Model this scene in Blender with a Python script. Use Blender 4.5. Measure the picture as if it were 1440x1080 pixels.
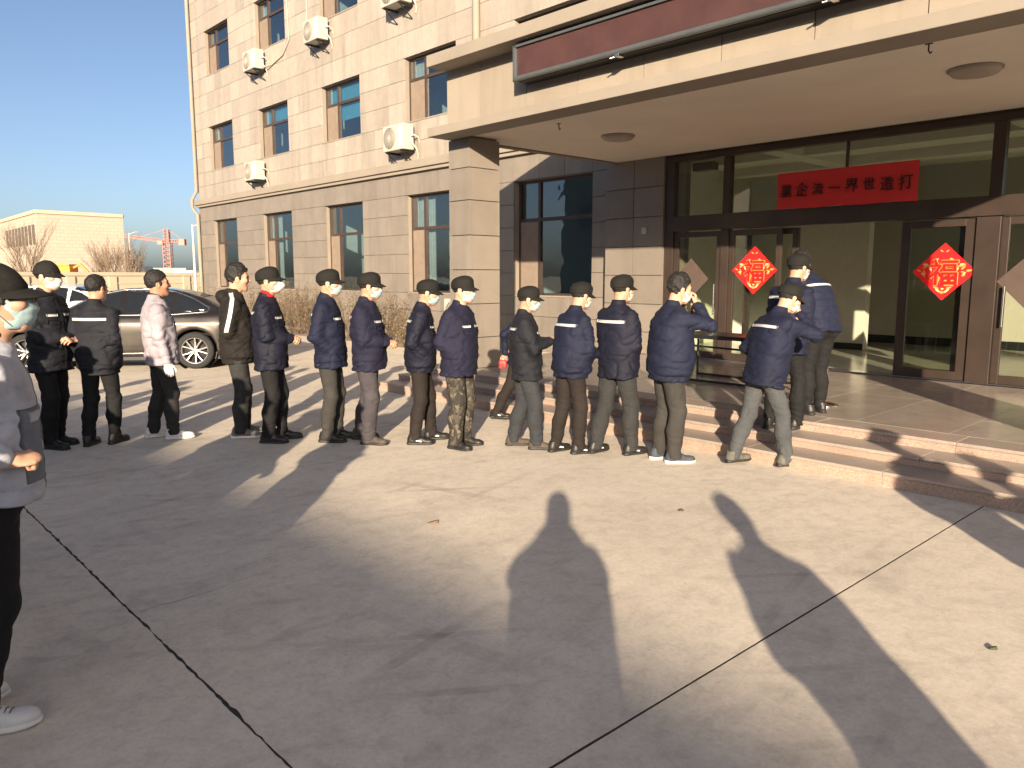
import bpy, bmesh, math, random
import numpy as np
from mathutils import Vector, Matrix
from mathutils.bvhtree import BVHTree

for o in list(bpy.data.objects):
    bpy.data.objects.remove(o)
scene = bpy.context.scene
COL = scene.collection
rad = math.radians
random.seed(7)

# ------------------------------------------------------------------ camera, sky, sun, exposure
# world frame: X runs along the facade to the right, Y goes into the building, Z up; camera above the origin
F_PX, HORIZON, CAM_H = 1095.0, 388.0, 1.68
PITCH = math.atan((540 - HORIZON) / F_PX)
YAW = math.atan2(1020.0, F_PX / math.cos(PITCH))
cam_data = bpy.data.cameras.new("camera")
cam = bpy.data.objects.new("camera", cam_data)
COL.objects.link(cam)
cam.location = (0, 0, CAM_H)
cam.rotation_euler = (math.pi / 2 - PITCH, 0, math.pi / 2 - YAW)
cam_data.sensor_width = 36
cam_data.lens = 36 * F_PX / 1440
cam_data.clip_end = 6000
cam_data.clip_start = 0.05
scene.camera = cam

SUN_EL = rad(14.6)
sun_travel = Vector((-0.698, 0.7155, -math.tan(SUN_EL) * math.hypot(0.698, 0.7155)))   # way the light goes
world = bpy.data.worlds.new("World")
scene.world = world
world.use_nodes = True
wn = world.node_tree
wn.nodes.clear()
sky = wn.nodes.new("ShaderNodeTexSky")
sky.sky_type = 'NISHITA'
sky.sun_disc = False
sky.sun_elevation = SUN_EL
sky.sun_rotation = math.atan2(0.698, -0.7155)
sky.altitude = 50
sky.air_density = 0.62
sky.dust_density = 2.1
sky.ozone_density = 1.1
bg = wn.nodes.new("ShaderNodeBackground")
bg.inputs['Strength'].default_value = 0.060
wo = wn.nodes.new("ShaderNodeOutputWorld")
wn.links.new(sky.outputs[0], bg.inputs['Color'])
wn.links.new(bg.outputs[0], wo.inputs['Surface'])
sd = bpy.data.lights.new("sun", 'SUN')
sd.energy = 4.2
sd.angle = rad(0.53)
sd.color = (1.0, 0.82, 0.60)
sun = bpy.data.objects.new("sun", sd)
COL.objects.link(sun)
sun.rotation_euler = sun_travel.to_track_quat('-Z', 'Y').to_euler()
sun.location = (10, -10, 30)
vs = scene.view_settings
vs.view_transform = 'Standard'
vs.look = 'None'
vs.exposure = 1.62
vs.gamma = 1.0
vs.use_curve_mapping = False
scene.render.engine = 'CYCLES'
scene.cycles.max_bounces = 8
scene.cycles.transparent_max_bounces = 16
scene.cycles.caustics_reflective = False
scene.cycles.caustics_refractive = False
scene.cycles.sample_clamp_indirect = 6

# ------------------------------------------------------------------ photo pixel -> place
_c, _s = math.cos(PITCH), math.sin(PITCH)
XB = (math.sin(YAW), -math.cos(YAW))
YB = (math.cos(YAW), math.sin(YAW))
def ray(px, py):
    x = (px - 720) / F_PX; y = -(py - 540) / F_PX
    d = (x, _c + y * _s, -_s + y * _c)
    return Vector((d[0] * XB[0] + d[1] * XB[1], d[0] * YB[0] + d[1] * YB[1], d[2]))
EYE = Vector((0, 0, CAM_H))
def on_z(px, py, z=0.0):
    r = ray(px, py); return EYE + r * ((z - CAM_H) / r.z)
def on_y(px, py, y):
    r = ray(px, py); return EYE + r * (y / r.y)
def at_dist(px, py, d):
    r = ray(px, py); return EYE + r * (d / math.hypot(r.x, r.y))

# ------------------------------------------------------------------ object helpers
def tag(o, label=None, cat=None, group=None, kind=None):
    if label: o['label'] = label
    if cat: o['category'] = cat
    if group: o['group'] = group
    if kind: o['kind'] = kind
    return o
def link(name, me, mat=None, parent=None, loc=None):
    o = bpy.data.objects.new(name, me)
    COL.objects.link(o)
    if mat is not None and me is not None and len(me.materials) == 0:
        me.materials.append(mat)
    if parent is not None: o.parent = parent
    if loc is not None: o.location = loc
    return o
def empty(name, loc=(0, 0, 0), rz=0.0, label=None, cat=None, group=None, kind=None):
    o = bpy.data.objects.new(name, None)
    o.empty_display_size = 0.2
    COL.objects.link(o)
    o.location = loc
    o.rotation_euler = (0, 0, rz)
    return tag(o, label, cat, group, kind)
def np_mesh(name, V, Fq, smooth=True):
    V = np.ascontiguousarray(V, dtype=np.float32); Fq = np.ascontiguousarray(Fq, dtype=np.int32)
    me = bpy.data.meshes.new(name)
    n, k = Fq.shape
    me.vertices.add(len(V)); me.vertices.foreach_set('co', V.ravel())
    me.loops.add(n * k); me.loops.foreach_set('vertex_index', Fq.ravel())
    me.polygons.add(n)
    me.polygons.foreach_set('loop_start', np.arange(0, n * k, k, dtype=np.int32))
    me.polygons.foreach_set('use_smooth', np.full(n, smooth, dtype=bool))
    me.update(calc_edges=True)
    return me
def py_mesh(name, V, Fs, smooth=False):
    me = bpy.data.meshes.new(name)
    me.from_pydata([tuple(v) for v in V], [], Fs)
    if smooth:
        me.polygons.foreach_set('use_smooth', np.ones(len(me.polygons), dtype=bool))
    me.update()
    return me
class MB:
    """collects boxes, tubes and lathes for ONE part"""
    def __init__(self): self.V = []; self.F = []; self.smooth = []
    def add(self, V, Fs, sm=False):
        b = len(self.V); self.V += [tuple(v) for v in V]
        self.F += [tuple(i + b for i in f) for f in Fs]; self.smooth += [sm] * len(Fs)
    def box(self, x0, x1, y0, y1, z0, z1, bev=0.0):
        if x0 > x1: x0, x1 = x1, x0
        if y0 > y1: y0, y1 = y1, y0
        if z0 > z1: z0, z1 = z1, z0
        if bev <= 0:
            V = [(x, y, z) for x in (x0, x1) for y in (y0, y1) for z in (z0, z1)]
            self.add(V, [(0, 1, 3, 2), (4, 6, 7, 5), (0, 4, 5, 1), (2, 3, 7, 6), (0, 2, 6, 4), (1, 5, 7, 3)])
        else:
            bm = bmesh.new(); bmesh.ops.create_cube(bm, size=1)
            for v in bm.verts:
                v.co = Vector(((x0 + x1) / 2 + v.co.x * (x1 - x0), (y0 + y1) / 2 + v.co.y * (y1 - y0), (z0 + z1) / 2 + v.co.z * (z1 - z0)))
            bmesh.ops.bevel(bm, geom=bm.edges[:], offset=bev, segments=2, affect='EDGES', profile=0.5)
            bm.verts.index_update()
            self.add([v.co[:] for v in bm.verts], [tuple(v.index for v in f.verts) for f in bm.faces], False)
            bm.free()
        return self
    def tube(self, pts, r, n=8, caps=True):
        pts = [Vector(p) for p in pts]
        rs = r if isinstance(r, (list, tuple)) else [r] * len(pts)
        V = []; up = None
        for i, p in enumerate(pts):
            d = (pts[min(i + 1, len(pts) - 1)] - pts[max(i - 1, 0)]).normalized()
            if up is None or abs(d.dot(up)) > 0.98:
                up = Vector((0, 0, 1)) if abs(d.z) < 0.9 else Vector((1, 0, 0))
            a = d.cross(up).normalized(); b = a.cross(d).normalized(); up = b
            for k in range(n):
                t = 2 * math.pi * k / n
                V.append(p + (a * math.cos(t) + b * math.sin(t)) * rs[i])
        Fs = []
        for i in range(len(pts) - 1):
            for k in range(n):
                k2 = (k + 1) % n
                Fs.append((i * n + k, i * n + k2, (i + 1) * n + k2, (i + 1) * n + k))
        self.add(V, Fs, True)
        if caps:
            self.add([V[k] for k in range(n)], [tuple(range(n))[::-1]])
            self.add([V[(len(pts) - 1) * n + k] for k in range(n)], [tuple(range(n))])
        return self
    def lathe(self, prof, c=(0, 0, 0), n=24, axis='z', smooth=True):
        V = []
        for (r, h) in prof:
            for k in range(n):
                t = 2 * math.pi * k / n
                a, b = r * math.cos(t), r * math.sin(t)
                p = {'z': (a, b, h), 'y': (a, h, b), 'x': (h, a, b)}[axis]
                V.append((c[0] + p[0], c[1] + p[1], c[2] + p[2]))
        Fs = [(i * n + k, i * n + (k + 1) % n, (i + 1) * n + (k + 1) % n, (i + 1) * n + k) for i in range(len(prof) - 1) for k in range(n)]
        self.add(V, Fs, smooth)
        return self
    def mesh(self, name):
        me = bpy.data.meshes.new(name)
        me.from_pydata(self.V, [], self.F)
        me.polygons.foreach_set('use_smooth', np.array(self.smooth, dtype=bool))
        me.update()
        bm = bmesh.new(); bm.from_mesh(me)
        bmesh.ops.recalc_face_normals(bm, faces=bm.faces[:])
        bm.to_mesh(me); bm.free()
        return me
    def build(self, name, mat, parent=None, loc=None):
        return link(name, self.mesh(name), mat, parent, loc)
def box(name, x0, x1, y0, y1, z0, z1, mat, parent=None, bev=0.0):
    return MB().box(x0, x1, y0, y1, z0, z1, bev).build(name, mat, parent)
_unit = {}
def unit_box(bev=0.02):
    if bev not in _unit:
        m = MB().box(-.5, .5, -.5, .5, -.5, .5, bev); _unit[bev] = m.mesh("piece")
    return _unit[bev]
def piece(name, x0, x1, y0, y1, z0, z1, mat, parent, tilt=0.0):
    """one of many alike pieces: shares the mesh data of its kind"""
    key = ('p', mat.name)
    if key not in _unit:
        me = MB().box(-.5, .5, -.5, .5, -.5, .5).mesh("piece"); me.materials.append(mat); _unit[key] = me
    o = bpy.data.objects.new(name, _unit[key]); COL.objects.link(o); o.parent = parent
    o.location = ((x0 + x1) / 2, (y0 + y1) / 2, (z0 + z1) / 2)
    o.scale = (x1 - x0, y1 - y0, z1 - z0)
    if tilt: o.rotation_euler = (random.uniform(-tilt, tilt), 0, random.uniform(-tilt, tilt))
    return o
def copy_tree(o, parent=None):
    c = o.copy(); COL.objects.link(c); c.parent = parent
    for ch in list(o.children): copy_tree(ch, c)
    return c

# ------------------------------------------------------------------ materials
def mat_new(name):
    m = bpy.data.materials.new(name); m.use_nodes = True
    nt = m.node_tree; b = nt.nodes['Principled BSDF']
    return m, nt, b
def N(nt, t, **kw):
    n = nt.nodes.new(t)
    for k, v in kw.items(): setattr(n, k, v)
    return n
def noise_node(nt, scale, detail=4, rough=.55, stretch=None, dist=0, coords='Object'):
    tc = N(nt, 'ShaderNodeTexCoord')
    n = N(nt, 'ShaderNodeTexNoise')
    n.inputs['Scale'].default_value = scale; n.inputs['Detail'].default_value = detail
    n.inputs['Roughness'].default_value = rough; n.inputs['Distortion'].default_value = dist
    if coords == 'World':
        src = N(nt, 'ShaderNodeNewGeometry').outputs['Position']
    else:
        src = tc.outputs[coords]
    if stretch or coords != 'World':
        mp = N(nt, 'ShaderNodeMapping'); mp.inputs['Scale'].default_value = stretch or (1, 1, 1)
        nt.links.new(src, mp.inputs[0]); src = mp.outputs[0]
    nt.links.new(src, n.inputs['Vector'])
    return n
def ramp(nt, src, stops):
    r = N(nt, 'ShaderNodeValToRGB')
    el = r.color_ramp.elements
    while len(el) < len(stops): el.new(.5)
    for e, (p, c) in zip(el, stops):
        e.position = p; e.color = (c[0], c[1], c[2], 1) if isinstance(c, (tuple, list)) else (c, c, c, 1)
    nt.links.new(src, r.inputs[0])
    return r
def mixc(nt, fac, a, b, mode='MIX'):
    m = N(nt, 'ShaderNodeMix', data_type='RGBA', blend_type=mode)
    for i, s in ((0, fac), (6, a), (7, b)):
        if hasattr(s, 'is_output'): nt.links.new(s, m.inputs[i])
        else: m.inputs[i].default_value = s if i == 0 else (*s[:3], 1)
    return m.outputs[2]
def bump(nt, b, h, strength=.3, dist=.01, prev=None):
    n = N(nt, 'ShaderNodeBump'); n.inputs['Strength'].default_value = strength; n.inputs['Distance'].default_value = dist
    nt.links.new(h, n.inputs['Height'])
    if prev is not None: nt.links.new(prev.outputs[0], n.inputs['Normal'])
    nt.links.new(n.outputs[0], b.inputs['Normal'])
    return n
_mats = {}
def plain(name, col, rough=.6, metal=0.0, var=.12, scale=6, bmp=0.0, bscale=60, spec=.5, coat=0.0):
    """a colour with slight unevenness, so nothing is perfectly flat"""
    if name in _mats: return _mats[name]
    m, nt, b = mat_new(name)
    n = noise_node(nt, scale, 5)
    lo = tuple(c * (1 - var) for c in col); hi = tuple(min(1, c * (1 + var)) for c in col)
    r = ramp(nt, n.outputs[0], [(.3, lo), (.7, hi)])
    nt.links.new(r.outputs[0], b.inputs['Base Color'])
    b.inputs['Roughness'].default_value = rough; b.inputs['Metallic'].default_value = metal
    b.inputs['Specular IOR Level'].default_value = spec
    if coat: b.inputs['Coat Weight'].default_value = coat; b.inputs['Coat Roughness'].default_value = .05
    if bmp:
        n2 = noise_node(nt, bscale, 6, .65); bump(nt, b, n2.outputs[0], bmp, .004)
    _mats[name] = m
    return m
def cloth(name, col, rough=.82, fold=.22, var=.22, sheen=.12):
    if name in _mats: return _mats[name]
    m, nt, b = mat_new(name)
    n = noise_node(nt, 5, 6, .6)
    r = ramp(nt, n.outputs[0], [(.3, tuple(c * (1 - var) for c in col)), (.7, tuple(c * (1 + var) for c in col))])
    nt.links.new(r.outputs[0], b.inputs['Base Color'])
    b.inputs['Roughness'].default_value = rough
    b.inputs['Specular IOR Level'].default_value = .3
    w = noise_node(nt, 13, 3, .5, (1, 1, 2.0), .8)
    f = noise_node(nt, 420, 2, .5)
    b1 = bump(nt, b, w.outputs[0], fold, .03)
    bump(nt, b, f.outputs[0], .12, .002, b1)
    _mats[name] = m
    return m
def stone(name, col, var=.1, rough=.55, speck=0.0, scale=4.0, rnd=.10, bmp=.15, specscale=220, streak=.14):
    if name in _mats: return _mats[name]
    m, nt, b = mat_new(name)
    n = noise_node(nt, scale, 6, .6, coords='World')
    r = ramp(nt, n.outputs[0], [(.25, tuple(c * (1 - var) for c in col)), (.75, tuple(c * (1 + var) for c in col))])
    out = r.outputs[0]
    if speck:
        sp = noise_node(nt, specscale, 2, .7, coords='World')
        rs = ramp(nt, sp.outputs[0], [(.36, 1 - speck), (.5, 1.0), (.66, 1 + speck)])
        out = mixc(nt, 1.0, out, rs.outputs[0], 'MULTIPLY')
    stn = noise_node(nt, 1.0, 5, .65, (3.2, 3.2, .22), .3, coords='World')
    out = mixc(nt, 1.0, out, ramp(nt, stn.outputs[0], [(.30, 1 - streak), (.52, 1.0)]).outputs[0], 'MULTIPLY')
    oi = N(nt, 'ShaderNodeObjectInfo'); ge = N(nt, 'ShaderNodeNewGeometry')
    ad = N(nt, 'ShaderNodeMath', operation='ADD'); nt.links.new(oi.outputs['Random'], ad.inputs[0]); nt.links.new(ge.outputs['Random Per Island'], ad.inputs[1])
    fr = N(nt, 'ShaderNodeMath', operation='FRACT'); nt.links.new(ad.outputs[0], fr.inputs[0])
    rr = ramp(nt, fr.outputs[0], [(0, 1 - rnd), (1, 1 + rnd * .5)])
    out = mixc(nt, 1.0, out, rr.outputs[0], 'MULTIPLY')
    nt.links.new(out, b.inputs['Base Color'])
    b.inputs['Roughness'].default_value = rough
    if bmp:
        f = noise_node(nt, 90, 5, .7, coords='World'); bump(nt, b, f.outputs[0], bmp, .004)
    _mats[name] = m
    return m
def glass(name, tint=(.72, .82, .80), refl=1.0, base=.0, wav=0.0):
    if name in _mats: return _mats[name]
    m = bpy.data.materials.new(name); m.use_nodes = True; nt = m.node_tree; nt.nodes.clear()
    out = N(nt, 'ShaderNodeOutputMaterial'); mx = N(nt, 'ShaderNodeMixShader')
    tr = N(nt, 'ShaderNodeBsdfTransparent'); tr.inputs[0].default_value = (*tint, 1)
    gl = N(nt, 'ShaderNodeBsdfGlossy'); gl.inputs['Roughness'].default_value = .012; gl.inputs[0].default_value = (.95, .97, 1, 1)
    lw = N(nt, 'ShaderNodeLayerWeight'); lw.inputs[0].default_value = .5
    fr = N(nt, 'ShaderNodeMath', operation='POWER'); fr.inputs[1].default_value = 4.0; nt.links.new(lw.outputs['Facing'], fr.inputs[0])
    mu = N(nt, 'ShaderNodeMath', operation='MULTIPLY_ADD'); mu.inputs[1].default_value = refl; mu.inputs[2].default_value = base
    mu.use_clamp = True
    nt.links.new(fr.outputs[0], mu.inputs[0]); nt.links.new(mu.outputs[0], mx.inputs[0])
    nt.links.new(tr.outputs[0], mx.inputs[1]); nt.links.new(gl.outputs[0], mx.inputs[2]); nt.links.new(mx.outputs[0], out.inputs[0])
    if wav:
        n = noise_node(nt, 1.6, 2, .5, coords='World'); bp = N(nt, 'ShaderNodeBump')
        bp.inputs['Strength'].default_value = wav; bp.inputs['Distance'].default_value = .02
        nt.links.new(n.outputs[0], bp.inputs['Height']); nt.links.new(bp.outputs[0], gl.inputs['Normal'])
    _mats[name] = m
    return m
# ================================================================== MATERIALS OF THE PLACE
def concrete():
    m, nt, b = mat_new('concrete')
    big = noise_node(nt, .35, 6, .6, coords='World')
    mid = noise_node(nt, 2.2, 8, .68, (1, .55, 1), .6, coords='World')
    fine = noise_node(nt, 160, 3, .7, coords='World')
    c = ramp(nt, big.outputs[0], [(.3, (.555, .485, .400)), (.5, (.61, .54, .45)), (.72, (.66, .585, .49))]).outputs[0]
    s = ramp(nt, mid.outputs[0], [(.28, .74), (.47, 1.0), (.7, 1.07)])
    c = mixc(nt, .85, c, s.outputs[0], 'MULTIPLY')
    f = ramp(nt, fine.outputs[0], [(.3, .88), (.7, 1.1)])
    c = mixc(nt, .8, c, f.outputs[0], 'MULTIPLY')
    mo = noise_node(nt, 9, 7, .72, (1, .8, 1), .4, coords='World')
    c = mixc(nt, .9, c, ramp(nt, mo.outputs[0], [(.30, .80), (.5, 1.0), (.72, 1.10)]).outputs[0], 'MULTIPLY')
    mo2 = noise_node(nt, 38, 5, .7, coords='World')
    c = mixc(nt, .8, c, ramp(nt, mo2.outputs[0], [(.30, .84), (.5, 1.0), (.72, 1.10)]).outputs[0], 'MULTIPLY')
    # dark blotches and scuffs
    bl = noise_node(nt, 1.1, 5, .62, (1, 1.3, 1), 1.2, coords='World')
    blr = ramp(nt, bl.outputs[0], [(.62, 0.0), (.82, .8)])
    c = mixc(nt, blr.outputs[0], c, mixc(nt, 1.0, c, (.72, .71, .70), 'MULTIPLY'))
    # tyre scuffs: bent thin bands broken up by noise
    geo = N(nt, 'ShaderNodeNewGeometry')
    for (rot, off, sc, dist) in ((.62, (1.2, .4, 0), .62, 1.4), (-.25, (3.1, 2.2, 0), .5, 1.9), (1.35, (0.3, 5.2, 0), .33, 2.4)):
        mp = N(nt, 'ShaderNodeMapping'); mp.inputs['Rotation'].default_value = (0, 0, rot); mp.inputs['Location'].default_value = off
        nt.links.new(geo.outputs['Position'], mp.inputs[0])
        wv = N(nt, 'ShaderNodeTexWave', wave_type='BANDS', bands_direction='X')
        wv.inputs['Scale'].default_value = sc; wv.inputs['Distortion'].default_value = dist
        wv.inputs['Detail'].default_value = 1.5; wv.inputs['Detail Scale'].default_value = .35
        nt.links.new(mp.outputs[0], wv.inputs[0])
        band = ramp(nt, wv.outputs['Fac'], [(.965, 0.0), (.985, .8)])
        br = noise_node(nt, .9, 4, .7, coords='World')
        brk = ramp(nt, br.outputs[0], [(.50, 0.0), (.66, 1.0)])
        st = noise_node(nt, 30, 2, .6, (1, .15, 1), coords='World')
        mu = N(nt, 'ShaderNodeMath', operation='MULTIPLY'); nt.links.new(band.outputs[0], mu.inputs[0]); nt.links.new(brk.outputs[0], mu.inputs[1])
        mu2 = N(nt, 'ShaderNodeMath', operation='MULTIPLY'); nt.links.new(mu.outputs[0], mu2.inputs[0]); nt.links.new(st.outputs[0], mu2.inputs[1])
        c = mixc(nt, mu2.outputs[0], c, (.30, .26, .22))
    for (rot, sc, lo_, hi_, k_) in ((.5, 2.6, .60, .72, .30), (-.9, 3.4, .62, .74, .25), (1.5, 1.6, .60, .75, .22)):
        mp = N(nt, 'ShaderNodeMapping'); mp.inputs['Rotation'].default_value = (0, 0, rot); mp.inputs['Scale'].default_value = (1, .09, 1)
        nt.links.new(geo.outputs['Position'], mp.inputs[0])
        ns = N(nt, 'ShaderNodeTexNoise'); ns.inputs['Scale'].default_value = sc; ns.inputs['Detail'].default_value = 6; ns.inputs['Roughness'].default_value = .62; ns.inputs['Distortion'].default_value = .25
        nt.links.new(mp.outputs[0], ns.inputs['Vector'])
        c = mixc(nt, ramp(nt, ns.outputs[0], [(lo_, 0.0), (hi_, k_)]).outputs[0], c, (.25, .215, .185))
    pit = noise_node(nt, 55, 2, .5, coords='World')
    c = mixc(nt, ramp(nt, pit.outputs[0], [(.70, 0.0), (.76, .55)]).outputs[0], c, (.22, .19, .165))
    nt.links.new(c, b.inputs['Base Color'])
    b.inputs['Roughness'].default_value = .72
    b.inputs['Specular IOR Level'].default_value = .35
    b1 = bump(nt, b, mid.outputs[0], .12, .02)
    bump(nt, b, fine.outputs[0], .25, .003, b1)
    return m
M_CONC = concrete()
M_JOINT = plain('joint filler', (.025, .022, .02), .95, bmp=.8, bscale=80, var=.5, scale=30)
M_SOIL = plain('dry soil', (.30, .235, .165), .95, var=.3, scale=3, bmp=.9, bscale=25)
M_FIELD = plain('far ground', (.30, .27, .22), .95, var=.25, scale=.05)
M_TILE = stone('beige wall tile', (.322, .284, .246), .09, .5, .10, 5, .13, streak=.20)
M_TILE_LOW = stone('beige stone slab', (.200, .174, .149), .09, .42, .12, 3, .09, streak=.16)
M_GROUT = plain('tile joint', (.16, .135, .11), .95)
M_TRIM = plain('painted render', (.245, .213, .177), .75, var=.08, scale=2, bmp=.15)
M_SOFFIT = plain('soffit paint', (.74, .68, .60), .85, var=.05, scale=1.2, bmp=.1)
M_FRAME = plain('bronze aluminium frame', (.075, .050, .040), .38, .35, .15, 3)
M_DOORFRAME = plain('brown door frame', (.060, .043, .035), .36, .35, .15, 3)
M_GLASS = glass('window glass', (.70, .78, .80), .9, .13, wav=.12)
M_DGLASS = glass('door glass', (.90, .92, .87), .9, .035, wav=.03)
M_ROOM = plain('room plaster', (.66, .65, .59), .9, var=.05)
M_DARKROOM = plain('room shade', (.16, .16, .16), .9, var=.1)
M_WHITE = plain('white plastic', (.40, .375, .33), .45, var=.06, scale=8)
M_BLACKM = plain('black steel', (.018, .018, .019), .4, .3, .2)
M_STEEL = plain('chrome', (.65, .64, .62), .18, 1.0, .05)
M_PINK = stone('pink granite riser', (.35, .255, .205), .10, .6, .34, 3, .06, specscale=130)
M_PAVE = stone('polished granite tile', (.33, .285, .25), .14, .19, .22, 2.5, .10, .02, specscale=150)
M_TREAD = stone('granite tread', (.315, .262, .225), .12, .45, .22, 2.5, .06, .05, specscale=150)
M_CREAM = plain('cream wall paint', (.43, .365, .27), .85, var=.08, scale=.6)
M_SCREEN = plain('fly screen', (.20, .155, .12), .8, var=.1)

# ================================================================== GROUND: slabs with real joints
ground = link('ground', py_mesh('ground', [(-1500, -600, -.06), (1200, -600, -.06), (1200, 2600, -.06), (-1500, 2600, -.06)], [(0, 1, 2, 3)]), M_FIELD)
tag(ground, kind='structure')
bed = box('joint_bed', -70, 30, -40, 24, -.05, -.0012, M_JOINT, ground)
rng = np.random.RandomState(3)
def jag(p0, p1, step, amp, rough, dirn):
    n = max(2, int(math.hypot(p1[0] - p0[0], p1[1] - p0[1]) / step))
    out = []; w = 0
    for i in range(n):
        t = i / n; w = w * .82 + rng.uniform(-1, 1) * amp
        j = w + rng.uniform(-1, 1) * rough + (rng.uniform(.3, 1) * rough * 3 if rng.rand() < .06 else 0)
        out.append((p0[0] + (p1[0] - p0[0]) * t + dirn[0] * j, p0[1] + (p1[1] - p0[1]) * t + dirn[1] * j))
    return out
XS = [-62, -29.6, -14.2, -1.73, 9.6, 28]
YS = [-38, -22, -10.4, 1.12, 8.9, 23]
for i in range(len(XS) - 1):
    for j in range(len(YS) - 1):
        x0, x1, y0, y1 = XS[i], XS[i + 1], YS[j], YS[j + 1]
        near = (XS[i] in (-14.2, -1.73)) and (y0 in (-10.4, 1.12))
        g = .006
        gy = .006
        a = (x0 + g, y0 + gy); b_ = (x1 - g, y0 + gy); c_ = (x1 - g, y1 - gy); d_ = (x0 + g, y1 - gy)
        st = .035 if near else .5
        am, rg = (.0012, .0034) if near else (0, 0)
        P = jag(a, b_, st, am, rg, (0, 1)) + jag(b_, c_, st * 2, am * .2, rg * .12, (-1, 0)) + jag(c_, d_, st, am, rg, (0, -1)) + jag(d_, a, st * 2, am * .2, rg * .12, (1, 0))
        n = len(P)
        V = [(p[0], p[1], 0.0) for p in P] + [(p[0], p[1], -.03) for p in P]
        Fs = [tuple(range(n))] + [(k, n + k, n + (k + 1) % n, (k + 1) % n) for k in range(n)]
        link('concrete_slab', py_mesh('concrete_slab', V, Fs), M_CONC, ground)
# a hairline crack running off the joint (thin dark sheet)
M_CRACK = plain('crack', (.07, .06, .055), .95)
def crack(p, q, wob, wid, seed):
    r = np.random.RandomState(seed); a = on_z(*p); b = on_z(*q); n = 40; V = []; w = 0
    d = (b - a).normalized(); nrm = Vector((-d.y, d.x, 0))
    for i in range(n + 1):
        t = i / n; w = w * .9 + r.uniform(-1, 1) * wob
        c = a.lerp(b, t) + nrm * w * math.sin(math.pi * min(1, t * 3 + .02)) if t < .34 else a.lerp(b, t) + nrm * w
        h = wid * (1 - .7 * t) * r.uniform(.5, 1.2)
        V += [c + nrm * h + Vector((0, 0, .0015)), c - nrm * h + Vector((0, 0, .0015))]
    link('crack', py_mesh('crack', V, [(2 * i, 2 * i + 1, 2 * i + 3, 2 * i + 2) for i in range(n)]), M_CRACK, ground)
crack((196, 862), (384, 804), .008, .0022, 4)

# small litter
def litter(px, py, kind, label, col):
    p = on_z(px, py)
    m = MB()
    r = np.random.RandomState(int(px))
    pts = [(math.cos(t) * (.045 if kind else .024) * r.uniform(.6, 1.1), math.sin(t) * (.02 if kind else .011) * r.uniform(.6, 1.2)) for t in np.linspace(0, 2 * math.pi, 9)[:-1]]
    n = len(pts)
    m.add([(x, y, .004) for x, y in pts] + [(x * .8, y * .8, .014 + .01 * x / .05) for x, y in pts],
          [tuple(range(n))[::-1], tuple(range(n, 2 * n))] + [(k, (k + 1) % n, n + (k + 1) % n, n + k) for k in range(n)])
    o = m.build('paper_scrap' if kind else 'dry_leaf', plain('litter%d' % int(px), col, .9), None, (p.x, p.y, 0))
    o.rotation_euler = (0, 0, rad(47))
    tag(o, label, 'litter')
litter(608, 736, True, 'small brown scrap lying on the sunlit concrete before the queue', (.16, .10, .06))
litter(1395, 914, False, 'small dark green leaf on the concrete beside the long shadow', (.05, .06, .03))
litter(957, 719, False, 'tiny dark leaf on the concrete in front of the steps', (.07, .05, .03))

# ================================================================== PLATFORM AND STEPS
PZ = .31
DOOR_Y = 11.02
S_X0, S_X1 = -9.78, .15
platform = empty('entrance_platform', (0, 0, 0), kind='structure')
tops = [(.125, 6.32, 6.67), (.214, 6.67, 7.02), (PZ, 7.02, 7.36)]
riser0 = [0, .125, .214]
for k, (z, y0, y1) in enumerate(tops):
    st = empty('step', (0, 0, 0)); st.parent = platform
    xx = S_X0 + .02 * k; i = 0
    while xx < S_X1 - .05:
        L = 1.22 + (.0 if i else .13 * k); x2 = min(S_X1, xx + L)
        piece('riser_stone', xx + .0012, x2 - .0012, y0, y0 + .03, riser0[k] - (.02 if k == 0 else -.001), z - .031, M_PINK, st)
        m = MB().box(xx + .001, x2 - .001, y0 - .012, y1 + (.05 if k < 2 else 0), z - .03, z, .006)
        m.build('tread_stone', M_TREAD, st)
        xx = x2; i += 1
    box('step_core', S_X0 + .01, S_X1 - .01, y0 + .03, DOOR_Y + .4, riser0[k] - .02, z - .032, M_GROUT, st)
# polished tiles on the landing
nx, ny = 12, 4
y_a, y_b = 7.362, DOOR_Y - .02
for i in range(nx):
    for j in range(ny):
        x0 = S_X0 + (S_X1 - S_X0) * i / nx; x1 = S_X0 + (S_X1 - S_X0) * (i + 1) / nx
        y0 = y_a + (y_b - y_a) * j / ny; y1 = y_a + (y_b - y_a) * (j + 1) / ny
        piece('paving_tile', x0 + .0025, x1 - .0025, y0 + .0025, y1 - .0025, PZ - .03, PZ + rng.uniform(-.0006, .0006), M_PAVE, platform)
box('tile_joint', S_X0 + .004, S_X1 - .004, y_a + .002, y_b, PZ - .04, PZ - .004, plain('light joint', (.50, .42, .34), .9), platform)

# ================================================================== OFFICE BUILDING
WY = 11.40                       # wing facade plane
bld = empty('office_building', (0, 0, 0), label='beige tiled office building with brown framed windows and an entrance under a canopy', cat='building')
X_L, X_R = -29.35, 9.0
Z_TOP = 13.6
cols = [-27.13, -23.18, -19.20, -15.20, -11.20, -7.2, -3.2, .8, 4.8]
floors = [(1.27, 3.64), (5.36, 6.86), (8.57, 10.05), (11.77, 13.1)]
HALF = 1.0
def hw(ci, fi): return 1.1 if (ci == 4) else HALF
openings = []
for fi, (z0, z1) in enumerate(floors):
    for ci, xc in enumerate(cols):
        if fi == 0 and ci > 4: continue
        openings.append((xc - hw(ci, fi), xc + hw(ci, fi), z0, z1, ci, fi))
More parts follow.
